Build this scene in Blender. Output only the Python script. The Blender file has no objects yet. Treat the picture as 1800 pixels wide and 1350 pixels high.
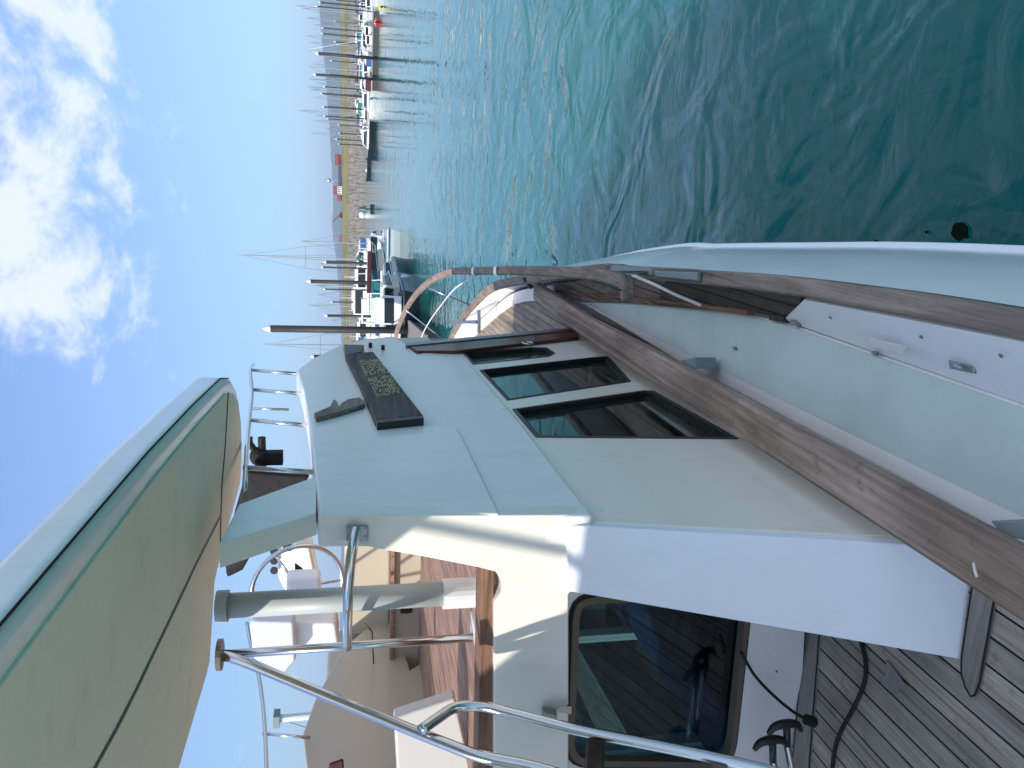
import bpy, bmesh, math, random
from mathutils import Vector, Matrix, geometry
V = Vector
rnd = random.Random(7)
S = bpy.context.scene
COL = S.collection
# ------------------------------------------------------------------ camera (photo stands on its side: sky at the left)
FPX = 1350.0
PITCH = math.atan(280/1350.0); YAW = math.radians(14.63)
cp, sp = math.cos(PITCH), math.sin(PITCH)
RIGHT = V((math.cos(YAW), math.sin(YAW), 0))
FH = V((-math.sin(YAW), math.cos(YAW), 0))
FWD = FH*cp + V((0, 0, -1))*sp
UP = RIGHT.cross(FWD)
cam = bpy.data.cameras.new('camera'); camo = bpy.data.objects.new('camera', cam); COL.objects.link(camo)
cam.sensor_fit = 'HORIZONTAL'; cam.sensor_width = 36; cam.lens = 36*FPX/1800; cam.clip_start = .02; cam.clip_end = 30000
cx, cy, cz = -UP, RIGHT, -FWD
camo.matrix_world = Matrix(((cx.x, cy.x, cz.x, 0), (cx.y, cy.y, cz.y, 0), (cx.z, cy.z, cz.z, 0), (0, 0, 0, 1)))
S.camera = camo
# ------------------------------------------------------------------ sun and sky
SD = V((.72, 1.0, -.86)).normalized()          # direction the light travels
el = math.asin(-SD.z); az = math.atan2(-SD.x, -SD.y)
sun = bpy.data.lights.new('sun', 'SUN'); sun.energy = 2.6; sun.angle = math.radians(1.0); sun.color = (1, .93, .82)
so = bpy.data.objects.new('sun', sun); COL.objects.link(so)
so.rotation_euler = SD.to_track_quat('-Z', 'Y').to_euler()
W = bpy.data.worlds.new('World'); S.world = W; W.use_nodes = True
nt = W.node_tree; N = nt.nodes; L = nt.links
for n in list(N): N.remove(n)
def wn(t, **k):
    n = N.new(t)
    for a, b in k.items(): setattr(n, a, b)
    return n
out = wn('ShaderNodeOutputWorld'); bg = wn('ShaderNodeBackground')
sky = wn('ShaderNodeTexSky', sky_type='NISHITA'); sky.sun_disc = False; sky.sun_elevation = el; sky.sun_rotation = az
sky.altitude = 0; sky.air_density = 1.0; sky.dust_density = .6; sky.ozone_density = 2.2
bg.inputs['Strength'].default_value = .15
tc = wn('ShaderNodeTexCoord'); sep = wn('ShaderNodeSeparateXYZ'); L.new(tc.outputs['Generated'], sep.inputs[0])
def wm(op, a, b=None, c=None, clamp=False):
    n = wn('ShaderNodeMath', operation=op); n.use_clamp = clamp
    for i, v in enumerate((a, b, c)):
        if v is None: continue
        if isinstance(v, (int, float)): n.inputs[i].default_value = v
        else: L.new(v, n.inputs[i])
    return n.outputs[0]
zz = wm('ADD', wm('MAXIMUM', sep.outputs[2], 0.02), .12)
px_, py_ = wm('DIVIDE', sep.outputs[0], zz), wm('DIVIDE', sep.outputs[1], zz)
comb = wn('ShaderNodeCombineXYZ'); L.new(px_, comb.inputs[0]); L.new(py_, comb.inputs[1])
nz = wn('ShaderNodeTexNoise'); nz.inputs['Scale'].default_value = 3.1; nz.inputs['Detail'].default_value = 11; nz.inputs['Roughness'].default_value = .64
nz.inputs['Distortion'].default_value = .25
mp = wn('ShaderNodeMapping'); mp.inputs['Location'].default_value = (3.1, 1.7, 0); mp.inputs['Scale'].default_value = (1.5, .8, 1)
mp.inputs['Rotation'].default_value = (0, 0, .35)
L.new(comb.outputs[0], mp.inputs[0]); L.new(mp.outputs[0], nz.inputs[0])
def sky_mask(c, lo, hi):
    d = wn('ShaderNodeVectorMath', operation='DOT_PRODUCT'); L.new(tc.outputs['Generated'], d.inputs[0]); d.inputs[1].default_value = c
    m = wn('ShaderNodeMapRange'); m.interpolation_type = 'SMOOTHSTEP'; L.new(d.outputs['Value'], m.inputs[0])
    m.inputs[1].default_value = lo; m.inputs[2].default_value = hi
    return m.outputs[0]
def ray(x, y):
    return RIGHT*(675-y+0.0)+UP*(900-x)+FWD*FPX if False else RIGHT*((1350-y)-675)+UP*(900-x)+FWD*FPX
def step0(v, lo, hi):
    m = wn('ShaderNodeMapRange'); m.interpolation_type = 'SMOOTHSTEP'; L.new(v, m.inputs[0]); m.inputs[1].default_value = lo; m.inputs[2].default_value = hi; return m.outputs[0]
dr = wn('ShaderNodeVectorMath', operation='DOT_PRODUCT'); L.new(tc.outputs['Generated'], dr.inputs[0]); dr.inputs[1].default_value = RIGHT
mask = wm('MAXIMUM', wm('MULTIPLY', step0(sep.outputs[2], .17, .30), step0(dr.outputs['Value'], -.04, .10)), wm('MULTIPLY', step0(sep.outputs[2], .84, .93), 1.6))  # last term adds unseen cloud overhead to lift the shade light
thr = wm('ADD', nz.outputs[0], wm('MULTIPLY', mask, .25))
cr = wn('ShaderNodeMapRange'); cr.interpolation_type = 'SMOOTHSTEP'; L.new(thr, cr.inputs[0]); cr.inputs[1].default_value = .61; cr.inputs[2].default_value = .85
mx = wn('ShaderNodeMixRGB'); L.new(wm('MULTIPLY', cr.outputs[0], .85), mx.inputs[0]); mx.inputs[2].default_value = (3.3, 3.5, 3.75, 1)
def step(v, lo, hi):
    m = wn('ShaderNodeMapRange'); m.interpolation_type = 'SMOOTHSTEP'; L.new(v, m.inputs[0]); m.inputs[1].default_value = lo; m.inputs[2].default_value = hi; return m.outputs[0]
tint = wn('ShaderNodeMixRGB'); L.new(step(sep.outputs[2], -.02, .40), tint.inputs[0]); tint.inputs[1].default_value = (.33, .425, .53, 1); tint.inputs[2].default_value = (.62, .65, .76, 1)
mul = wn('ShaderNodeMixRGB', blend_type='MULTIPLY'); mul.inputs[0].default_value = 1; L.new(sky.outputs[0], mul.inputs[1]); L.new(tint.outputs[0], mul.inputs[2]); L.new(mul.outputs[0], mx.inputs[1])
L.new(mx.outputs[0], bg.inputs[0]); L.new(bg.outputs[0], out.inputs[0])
S.view_settings.view_transform = 'Standard'; S.view_settings.look = 'None'; S.view_settings.gamma = 1
S.view_settings.exposure = 1.08
try:
    S.cycles.max_bounces = 8; S.cycles.transparent_max_bounces = 12; S.cycles.caustics_reflective = False; S.cycles.caustics_refractive = False
except Exception: pass
WATER = -2.9
# ------------------------------------------------------------------ helpers
def pt(x, y, X=None, Y=None, Z=None, pl=None):
    """point of the place seen at photo pixel x, y on a plane (X=, Y=, Z= or pl=(point, normal))"""
    d = ray(x, y)
    if X is not None: return d*(X/d.x)
    if Y is not None: return d*(Y/d.y)
    if Z is not None: return d*(Z/d.z)
    p, n = pl; return d*(p.dot(n)/d.dot(n))
def pts(lst, **k): return [pt(x, y, **k) for x, y in lst]
def plane3(a, b, c): a, b, c = V(a), V(b), V(c); return (a, (b-a).cross(c-a).normalized())

def tag(o, label=None, cat=None, group=None, kind=None):
    if label: o['label'] = label
    if cat: o['category'] = cat
    if group: o['group'] = group
    if kind: o['kind'] = kind
    return o
def empty(name, loc=(0, 0, 0), rz=0):
    o = bpy.data.objects.new(name, None); o.location = loc; o.rotation_euler = (0, 0, rz); o.empty_display_size = .2
    COL.objects.link(o); return o
def link(name, bm, m, parent=None, smooth=False, bevel=0, seg=2, local=False):
    me = bpy.data.meshes.new(name); bmesh.ops.recalc_face_normals(bm, faces=bm.faces[:]); bm.to_mesh(me); bm.free()
    if smooth:
        for p in me.polygons: p.use_smooth = True
    me.materials.append(m)
    o = bpy.data.objects.new(name, me); COL.objects.link(o)
    if bevel:
        b = o.modifiers.new('bevel', 'BEVEL'); b.width = bevel; b.segments = seg; b.limit_method = 'ANGLE'; b.angle_limit = math.radians(35)
        for p in me.polygons: p.use_smooth = True
        b.harden_normals = True
    if parent is not None:
        o.parent = parent
        if not local:
            base = parent
            loc = V((0, 0, 0))
            while base is not None: loc += base.location if base.type == 'EMPTY' else V((0, 0, 0)); base = base.parent
            if parent.type == 'EMPTY': o.matrix_parent_inverse = Matrix.Translation(-loc)
    return o
def BM(): return bmesh.new()
def prism(bm, poly, vec):
    vec = V(vec); a = [bm.verts.new(p) for p in poly]; b = [bm.verts.new(V(p)+vec) for p in poly]
    n = len(a); bm.faces.new(a); bm.faces.new(b[::-1])
    for i in range(n): bm.faces.new((a[i], b[i], b[(i+1) % n], a[(i+1) % n]))
    return bm
def plate(bm, outer, holes, vec):
    vec = V(vec); rings = [outer]+holes
    flat = [p for r in rings for p in r]
    tris = geometry.tessellate_polygon([[V(p) for p in r] for r in rings])
    a = [bm.verts.new(p) for p in flat]; b = [bm.verts.new(V(p)+vec) for p in flat]
    for t in tris:
        try: bm.faces.new([a[i] for i in t]); bm.faces.new([b[i] for i in t][::-1])
        except ValueError: pass
    k = 0
    for r in rings:
        n = len(r)
        for i in range(n):
            bm.faces.new((a[k+i], b[k+i], b[k+(i+1) % n], a[k+(i+1) % n]))
        k += n
    bmesh.ops.dissolve_limit(bm, angle_limit=.005, verts=bm.verts[:], edges=bm.edges[:])
    return bm
def box(bm, lo, hi, rz=0, c=None):
    lo, hi = V(lo), V(hi); m = (lo+hi)/2; h = (hi-lo)/2
    vs = [V((sx*h.x, sy*h.y, sz*h.z)) for sx in (-1, 1) for sy in (-1, 1) for sz in (-1, 1)]
    if rz: vs = [Matrix.Rotation(rz, 3, 'Z') @ v for v in vs]
    v = [bm.verts.new(m+p) for p in vs]
    for f in ((0, 1, 3, 2), (4, 6, 7, 5), (0, 4, 5, 1), (2, 3, 7, 6), (0, 2, 6, 4), (1, 5, 7, 3)): bm.faces.new([v[i] for i in f])
    return bm
def catmull(p, k=6):
    p = [V(q) for q in p]
    if len(p) < 3: return p
    o = []
    for i in range(len(p)-1):
        a, b, c, d = p[max(i-1, 0)], p[i], p[i+1], p[min(i+2, len(p)-1)]
        for j in range(k):
            t = j/k; o.append(.5*((2*b)+(c-a)*t+(2*a-5*b+4*c-d)*t*t+(3*b-a-3*c+d)*t**3))
    return o+[p[-1]]
def tube(bm, path, r, seg=10, cap=True):
    path = [V(p) for p in path]; n = len(path); rs = r if isinstance(r, (list, tuple)) else [r]*n
    t0 = (path[1]-path[0]).normalized(); ref = V((0, 0, 1)) if abs(t0.z) < .9 else V((1, 0, 0))
    u = t0.cross(ref).normalized(); rings = []
    for i in range(n):
        t = (path[min(i+1, n-1)]-path[max(i-1, 0)]).normalized(); u = (u-t*u.dot(t)).normalized(); w = t.cross(u)
        rings.append([bm.verts.new(path[i]+(u*math.cos(2*math.pi*k/seg)+w*math.sin(2*math.pi*k/seg))*rs[i]) for k in range(seg)])
    for i in range(n-1):
        for k in range(seg): bm.faces.new((rings[i][k], rings[i][(k+1) % seg], rings[i+1][(k+1) % seg], rings[i+1][k]))
    if cap: bm.faces.new(rings[0][::-1]); bm.faces.new(rings[-1])
    return bm
def sweep(bm, path, w, h, up=V((0, 0, 1)), closed=False):
    """rectangular section w (sideways) by h (along up) with chamfered corners swept along a path"""
    path = [V(p) for p in path]; n = len(path); ws = w if isinstance(w, (list, tuple)) else [w]*n; hs = h if isinstance(h, (list, tuple)) else [h]*n
    rings = []
    for i in range(n):
        t = (path[min(i+1, n-1)]-path[max(i-1, 0)]).normalized(); s = t.cross(up).normalized(); q = s.cross(t)
        a, b = ws[i]/2, hs[i]/2; c = min(a, b)*.35
        sec = [(-a, -b+c), (-a+c, -b), (a-c, -b), (a, -b+c), (a, b-c), (a-c, b), (-a+c, b), (-a, b-c)]
        rings.append([bm.verts.new(path[i]+s*x+q*y) for x, y in sec])
    for i in range(n-1):
        for k in range(8): bm.faces.new((rings[i][k], rings[i][(k+1) % 8], rings[i+1][(k+1) % 8], rings[i+1][k]))
    bm.faces.new(rings[0][::-1]); bm.faces.new(rings[-1]); return bm
def sphere(bm, c, r, sc=(1, 1, 1), u=12, v=8):
    m = Matrix.Translation(V(c)) @ Matrix.Diagonal((sc[0]*r, sc[1]*r, sc[2]*r, 1))
    bmesh.ops.create_uvsphere(bm, u_segments=u, v_segments=v, radius=1, matrix=m); return bm
# ------------------------------------------------------------------ materials
class MT:
    def __init__(s, name, rough=.5, metal=0, coat=0, spec=.5):
        s.m = bpy.data.materials.new(name); s.m.use_nodes = True; s.t = s.m.node_tree; s.N = s.t.nodes; s.L = s.t.links
        s.b = s.N['Principled BSDF']; s.b.inputs['Roughness'].default_value = rough; s.b.inputs['Metallic'].default_value = metal
        s.b.inputs['Coat Weight'].default_value = coat; s.b.inputs['Coat Roughness'].default_value = .12
        s.b.inputs['Specular IOR Level'].default_value = spec
        tc = s.N.new('ShaderNodeTexCoord'); s.co = tc.outputs['Object']
    def noise(s, scale, stretch=(1, 1, 1), detail=5, rough=.55, dist=0, loc=(0, 0, 0)):
        mp = s.N.new('ShaderNodeMapping'); mp.inputs['Scale'].default_value = stretch; mp.inputs['Location'].default_value = loc; s.L.new(s.co, mp.inputs[0])
        n = s.N.new('ShaderNodeTexNoise'); n.inputs['Scale'].default_value = scale; n.inputs['Detail'].default_value = detail
        n.inputs['Roughness'].default_value = rough; n.inputs['Distortion'].default_value = dist; s.L.new(mp.outputs[0], n.inputs[0]); return n.outputs[0]
    def ramp(s, f, stops):
        r = s.N.new('ShaderNodeValToRGB'); e = r.color_ramp.elements
        while len(e) < len(stops): e.new(.5)
        for i, (p, c) in enumerate(stops): e[i].position = p; e[i].color = (*c, 1)
        s.L.new(f, r.inputs[0]); return r.outputs[0]
    def mix(s, f, a, b, mode='MIX'):
        n = s.N.new('ShaderNodeMixRGB'); n.blend_type = mode
        for i, v in enumerate((f, a, b)):
            if isinstance(v, (int, float)): n.inputs[i].default_value = v
            elif isinstance(v, tuple): n.inputs[i].default_value = (*v, 1)
            else: s.L.new(v, n.inputs[i])
        return n.outputs[0]
    def math(s, op, a, b=None, clamp=False):
        n = s.N.new('ShaderNodeMath'); n.operation = op; n.use_clamp = clamp
        for i, v in enumerate((a, b)):
            if v is None: continue
            if isinstance(v, (int, float)): n.inputs[i].default_value = v
            else: s.L.new(v, n.inputs[i])
        return n.outputs[0]
    def xyz(s):
        n = s.N.new('ShaderNodeSeparateXYZ'); s.L.new(s.co, n.inputs[0]); return n.outputs
    def col(s, c):
        if isinstance(c, tuple): s.b.inputs['Base Color'].default_value = (*c, 1)
        else: s.L.new(c, s.b.inputs['Base Color'])
        return s
    def rough(s, f, lo, hi):
        m = s.N.new('ShaderNodeMapRange'); s.L.new(f, m.inputs[0]); m.inputs[3].default_value = lo; m.inputs[4].default_value = hi; s.L.new(m.outputs[0], s.b.inputs['Roughness']); return s
    def bump(s, f, st=.2, d=.01):
        n = s.N.new('ShaderNodeBump'); n.inputs['Strength'].default_value = st; n.inputs['Distance'].default_value = d; s.L.new(f, n.inputs['Height'])
        s.L.new(n.outputs[0], s.b.inputs['Normal']); return s
def gel(name, c, dirt=(.55, .5, .42), amt=.35, rough=.3, coat=.3):
    t = MT(name, rough, 0, coat)
    a = t.ramp(t.noise(1.7, (1, 1, .35), 6, .6), [(.5, (0, 0, 0)), (.8, (1, 1, 1))])
    b = t.ramp(t.noise(9, (1, 1, .25), 6, .7, .3), [(.55, (0, 0, 0)), (.75, (1, 1, 1))])
    f = t.math('MULTIPLY', t.math('ADD', t.math('MULTIPLY', a, .5), t.math('MULTIPLY', b, .5)), amt)
    t.col(t.mix(f, c, dirt)); t.rough(t.noise(6, detail=3), rough*.8, rough*1.3); t.bump(t.noise(5, detail=2), .06, .004); return t.m
M_DUMMY = None
def wood(name, c1, c2, c3, axis='Y', scale=1.0, pitch=0, caulk=.09, rough=.7, bump=.35, cc=(.012, .012, .012)):
    t = MT(name, rough, 0, 0, .3)
    st = {'Y': (1, .045, 1), 'X': (.045, 1, 1), 'Z': (1, 1, .045)}[axis]
    g = t.noise(70*scale, st, 8, .65, .4); g2 = t.noise(11*scale, tuple(v if v == 1 else .2 for v in st), 5, .6, .6)
    c = t.ramp(t.math('ADD', t.math('MULTIPLY', g, .6), t.math('MULTIPLY', g2, .4)), [(.33, c1), (.5, c2), (.66, c3)])
    h = g
    if pitch:
        x = t.xyz()['X' if axis == 'Y' else 'Y']; q = t.math('DIVIDE', x, pitch); fl = t.math('FLOOR', q)
        fr = t.math('FRACT', q)
        wn_ = t.N.new('ShaderNodeTexWhiteNoise'); wn_.noise_dimensions = '1D'; t.L.new(fl, wn_.inputs['W'])
        c = t.mix(1.0, c, t.ramp(wn_.outputs['Value'], [(0, (.78, .78, .78)), (1, (1.12, 1.1, 1.06))]), 'MULTIPLY')
        s = t.math('LESS_THAN', fr, caulk); c = t.mix(s, c, cc); h = t.math('SUBTRACT', g, t.math('MULTIPLY', s, 1.2))
    blot = t.ramp(t.noise(2.3, detail=6, rough=.65), [(.35, (.72, .72, .74)), (.65, (1.05, 1.04, 1.02))])
    ck = t.ramp(t.noise(34*scale, tuple(v if v == 1 else .018 for v in st), 3, .5, .3, (9, 4, 2)), [(.33, (.30, .28, .27)), (.41, (1, 1, 1))])
    sp = t.ramp(t.noise(16, (1, 1, 1), 5, .7, 0, (1, 8, 3)), [(.30, (.55, .53, .52)), (.42, (1, 1, 1)), (.66, (1, 1, 1)), (.78, (1.25, 1.22, 1.2))])
    c = t.mix(.65, c, ck, 'MULTIPLY'); c = t.mix(.7, c, sp, 'MULTIPLY')
    t.col(t.mix(.8, c, blot, 'MULTIPLY')); t.bump(h, bump, .003); return t.m
M = {}
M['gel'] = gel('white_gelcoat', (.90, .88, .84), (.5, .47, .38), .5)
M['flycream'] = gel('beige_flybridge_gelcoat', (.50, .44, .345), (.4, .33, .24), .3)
M['cream'] = gel('cream_gelcoat', (.88, .82, .70), (.5, .42, .3), .45)
M['coolwhite'] = gel('cool_white_paint', (.84, .87, .92), (.5, .5, .5), .22, .35)
M['hullwhite'] = gel('hull_gelcoat', (.86, .88, .87), (.42, .45, .42), .3, .2, .6)
M['under'] = gel('hardtop_liner', (.95, .85, .70), (.5, .42, .28), .55, .85, 0)
M['greypvc'] = gel('grey_painted_pole', (.42, .46, .46), (.3, .33, .33), .6, .45, 0)
M['plastic'] = gel('white_plastic', (.8, .8, .8), (.5, .5, .5), .2, .4)
t = MT('pale_nonskid', .6); t.col(t.mix(t.ramp(t.noise(3, detail=6), [(.4, (0, 0, 0)), (.75, (1, 1, 1))]), (.58, .70, .67), (.50, .60, .57))); t.bump(t.noise(420, detail=2), .5, .002); M['nonskid'] = t.m
M['rail'] = wood('weathered_teak_rail', (.16, .11, .08), (.32, .235, .18), (.52, .42, .345), 'Y', .6, rough=.65)
M['cap'] = wood('grey_teak_cap', (.13, .10, .08), (.25, .20, .165), (.40, .33, .28), 'Y', .9)
M['sunlitteak'] = wood('sunlit_bow_rail_teak', (.20, .13, .10), (.34, .24, .19), (.45, .35, .29), 'Y', 1)  # sunlight put into the colour: lighter, pinker than the cap teak
M['sole'] = wood('cockpit_teak_planks', (.25, .23, .20), (.41, .38, .335), (.57, .535, .48), 'Y', 1, pitch=.080, caulk=.085, cc=(.004, .004, .004))
M['soleplain'] = wood('cockpit_teak_margin', (.18, .17, .155), (.27, .255, .235), (.37, .35, .32), 'X', 1)
M['foredeck'] = wood('foredeck_teak_planks', (.22, .17, .14), (.36, .29, .24), (.48, .40, .34), 'Y', 1, pitch=.06, caulk=.12, cc=(.09, .06, .045))
M['shadedeck'] = wood('shaded_side_deck_teak_planks', (.10, .085, .075), (.16, .135, .115), (.23, .20, .175), 'Y', 1, pitch=.05, caulk=.1)  # shade put into the colour: darker than the other deck teak
M['flydeck'] = wood('flybridge_teak', (.20, .11, .08), (.34, .21, .16), (.50, .36, .30), 'Y', 1.4, pitch=.028, caulk=.06, cc=(.2, .12, .09))
M['varnish'] = wood('varnished_mahogany', (.05, .012, .005), (.12, .032, .012), (.19, .06, .025), 'Z', .6, rough=.2, bump=.05)
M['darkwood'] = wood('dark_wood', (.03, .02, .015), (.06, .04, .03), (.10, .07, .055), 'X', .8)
M['signwood'] = wood('name_board_wood', (.06, .05, .045), (.12, .10, .09), (.20, .16, .135), 'Y', .7, rough=.75)
def simple(name, c, rough=.5, metal=0, var=.15, sc=8, coat=0):
    t = MT(name, rough, metal, coat); f = t.noise(sc, detail=4)
    t.col(t.mix(f, tuple(v*(1-var) for v in c), tuple(min(1, v*(1+var)) for v in c))); t.rough(t.noise(sc*3, detail=2), rough*.8, min(1, rough*1.25)); return t.m
M['steel'] = simple('stainless_steel', (.62, .62, .61), .16, 1, .05)
M['dullsteel'] = simple('dull_stainless_steel', (.30, .33, .34), .35, 1, .2)
M['black'] = simple('black_plastic', (.012, .012, .014), .4)
M['rubber'] = simple('black_rubber', (.004, .004, .004), .75)
M['navy'] = simple('navy_cushion_cloth', (.02, .045, .12), .9)
M['brown'] = simple('bronze_window_frame', (.16, .13, .10), .35, .3)
M['grey'] = simple('grey_fitting', (.20, .25, .25), .5)
M['gold'] = simple('gold_leaf_lettering', (.50, .46, .27), .5, 0)
M['rope'] = simple('white_rope', (.75, .74, .70), .9, 0, .2, 60)
M['red'] = simple('red_paint', (.55, .02, .02), .4); M['maroon'] = simple('maroon_cloth', (.055, .008, .015), .8)
M['yellow'] = simple('yellow_paint', (.7, .55, .03), .5); M['teal'] = simple('teal_cover_cloth', (.0, .09, .10), .8)
M['blue'] = simple('blue_cover_cloth', (.02, .09, .25), .8); M['green'] = simple('green_cover_cloth', (.0, .16, .11), .8)
M['darkhull'] = simple('dark_hull_paint', (.012, .015, .02), .25); M['boatwhite'] = simple('boat_white_gelcoat', (.78, .78, .77), .35, 0, .05, 2)
M['boatcream'] = simple('boat_cream_gelcoat', (.68, .62, .52), .35, 0, .05, 2)
M['boatgreen'] = simple('dark_green_hull', (.02, .07, .06), .3)
M['weed'] = simple('dark_weed', (.004, .010, .006), .95, 0, .4, 30)
M['weed'].node_tree.nodes['Principled BSDF'].inputs['Specular IOR Level'].default_value = .05
M['boatgrey'] = simple('grey_boat_hull', (.35, .37, .40), .4)
M['winglass'] = simple('dark_boat_window', (.02, .025, .03), .1); M['alu'] = simple('aluminium_mast', (.45, .46, .47), .4, .6, .1)
M['pile'] = simple('tarred_steel_pile', (.03, .027, .024), .6, 0, .35, 2); M['pilecap'] = simple('white_pile_cap', (.8, .8, .8), .5)
M['pontoon'] = simple('pontoon_planks', (.22, .19, .17), .8, 0, .3, 3); M['float'] = simple('pontoon_float', (.05, .05, .05), .8)
M['rust'] = simple('rust_red_paint', (.20, .05, .035), .7, 0, .3, .3)
M['darkframe'] = simple('dark_window_frame', (.05, .045, .04), .4)
# glass
g = bpy.data.materials.new('window_glass'); g.use_nodes = True; gn = g.node_tree
for n in list(gn.nodes): gn.nodes.remove(n)
o_ = gn.nodes.new('ShaderNodeOutputMaterial'); tr = gn.nodes.new('ShaderNodeBsdfTransparent'); tr.inputs[0].default_value = (.55, .68, .72, 1)
gl = gn.nodes.new('ShaderNodeBsdfGlossy'); gl.inputs['Roughness'].default_value = .02; lw = gn.nodes.new('ShaderNodeLayerWeight'); lw.inputs[0].default_value = .5
pw = gn.nodes.new('ShaderNodeMath'); pw.operation = 'POWER'; pw.inputs[1].default_value = 4.0; gn.links.new(lw.outputs['Facing'], pw.inputs[0])
fr = gn.nodes.new('ShaderNodeMath'); fr.operation = 'MULTIPLY_ADD'; fr.inputs[1].default_value = .9; fr.inputs[2].default_value = .055; gn.links.new(pw.outputs[0], fr.inputs[0])
ms = gn.nodes.new('ShaderNodeMixShader'); gn.links.new(fr.outputs[0], ms.inputs[0]); gn.links.new(tr.outputs[0], ms.inputs[1]); gn.links.new(gl.outputs[0], ms.inputs[2]); gn.links.new(ms.outputs[0], o_.inputs[0])
M['glass'] = g
g2 = g.copy(); g2.name = 'side_window_glass'; M['sideglass'] = g2
for n in g2.node_tree.nodes:
    if n.type == 'BSDF_TRANSPARENT': n.inputs[0].default_value = (.50, .72, .68, 1)
    if n.type == 'MATH' and n.operation == 'MULTIPLY_ADD': n.inputs[1].default_value = .8; n.inputs[2].default_value = .09
# water
t = MT('harbour_water', .04, 0, 0, .5); t.b.inputs['IOR'].default_value = 1.27; t.b.inputs['Subsurface Weight'].default_value = 1; t.b.inputs['Subsurface Radius'].default_value = (1, 1, 1); t.b.inputs['Subsurface Scale'].default_value = 14.0
t.col(t.mix(t.noise(.25, detail=3), (.004, .108, .106), (.008, .142, .135)))
h1 = t.noise(.95, (1.25, 1.0, 1), 2, .5, 1.1); h2 = t.noise(3.4, (.9, 1.4, 1), 3, .5, 1.6, (5, 3, 0)); h3 = t.noise(.3, (1, 1.2, 1), 2, .5, .3)
h = t.math('ADD', t.math('ADD', t.math('MULTIPLY', h1, .085), t.math('MULTIPLY', h2, .006)), t.math('MULTIPLY', h3, .16))
ln = t.N.new('ShaderNodeVectorMath'); ln.operation = 'LENGTH'; t.L.new(t.co, ln.inputs[0])
mr_ = t.N.new('ShaderNodeMapRange'); t.L.new(ln.outputs['Value'], mr_.inputs[0]); mr_.inputs[1].default_value = 7; mr_.inputs[2].default_value = 32; mr_.inputs[3].default_value = 1.5; mr_.inputs[4].default_value = .22
h = t.math('MULTIPLY', h, mr_.outputs[0])
bn = t.N.new('ShaderNodeBump'); bn.inputs['Strength'].default_value = 1; bn.inputs['Distance'].default_value = 1.0; t.L.new(h, bn.inputs['Height']); t.L.new(bn.outputs[0], t.b.inputs['Normal'])
M['water'] = t.m
t = MT('grass_bank', .9); t.col(t.ramp(t.noise(.09, (1, 1, 3), 9, .75), [(.3, (.07, .08, .02)), (.5, (.19, .17, .045)), (.7, (.30, .22, .08))])); M['grass'] = t.m
t = MT('breakwater_rock', .9); t.col(t.ramp(t.noise(.9, (1, 1, 1), 9, .75), [(.3, (.13, .12, .105)), (.5, (.20, .18, .155)), (.7, (.27, .24, .21))])); t.bump(t.noise(1.1, detail=6), 1, .6); M['rock'] = t.m
t = MT('far_hill', 1.0); t.col(t.ramp(t.noise(.0025, (1, 1, 4), 10, .7), [(.35, (.02, .035, .03)), (.6, (.05, .07, .04))])); M['hill'] = t.m

# ================================================================== THE SETTING
bm = BM(); vs = [bm.verts.new(p) for p in ((-9000, -9000, WATER), (9000, -9000, WATER), (9000, 9000, WATER), (-9000, 9000, WATER))]; bm.faces.new(vs)
tag(link('water', bm, M['water']), kind='structure')
def pol(x, y, D, z=None):
    """point at horizontal distance D along the bearing seen at y (height from x, or z)"""
    d = ray(x, y); s = D/math.hypot(d.x, d.y); p = d*s
    if z is not None: d = ray(642, y); p = d*(D/math.hypot(d.x, d.y))
    if z is not None: p.z = z
    return p
# hills
bm = BM()
prof = [(564, -260), (561, -120), (562, 0), (563, 40), (568, 90), (573, 140), (577, 200), (580, 240), (583, 300), (586, 360), (584, 400), (590, 450), (595, 500), (598, 540), (601, 620), (604, 760), (600, 950), (596, 1250), (600, 1500)]
dense = catmull([V((a, b, 0)) for a, b in prof], 14)
rows = [[], [], [], []]
for i, q in enumerate(dense):
    jx = rnd.uniform(-.7, .7)
    rows[0].append(bm.verts.new(pol(q.x, q.y, 3000, WATER-2))); rows[1].append(bm.verts.new(pol((q.x+610)/2+jx, q.y, 3400)))
    rows[2].append(bm.verts.new(pol(q.x+jx, q.y, 3900))); rows[3].append(bm.verts.new(pol(q.x, q.y, 5200, WATER-2)))
for a, b in zip(rows, rows[1:]):
    for i in range(len(a)-1): bm.faces.new((a[i], a[i+1], b[i+1], b[i]))
tag(link('hills', bm, M['hill'], smooth=True), kind='structure')
# grassy bank behind the breakwater
bm = BM(); R3 = [[], [], [], []]
yy = -200
while yy < 1500:
    k = yy/400; top = 598+3.5*min(max(k, -1), 2)+rnd.uniform(-.8, .8); bot = 613+2*min(max(k, 0), 1)
    R3[0].append(bm.verts.new(pol(0, yy, 290, WATER+1))); R3[1].append(bm.verts.new(pol(bot, yy, 300))); R3[2].append(bm.verts.new(pol(top, yy, 330))); R3[3].append(bm.verts.new(pol(top, yy, 420, WATER-1)))
    yy += 9
for a, b in zip(R3, R3[1:]):
    for i in range(len(a)-1): bm.faces.new((a[i], a[i+1], b[i+1], b[i]))
tag(link('grass_bank', bm, M['grass'], smooth=True), kind='structure')
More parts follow.
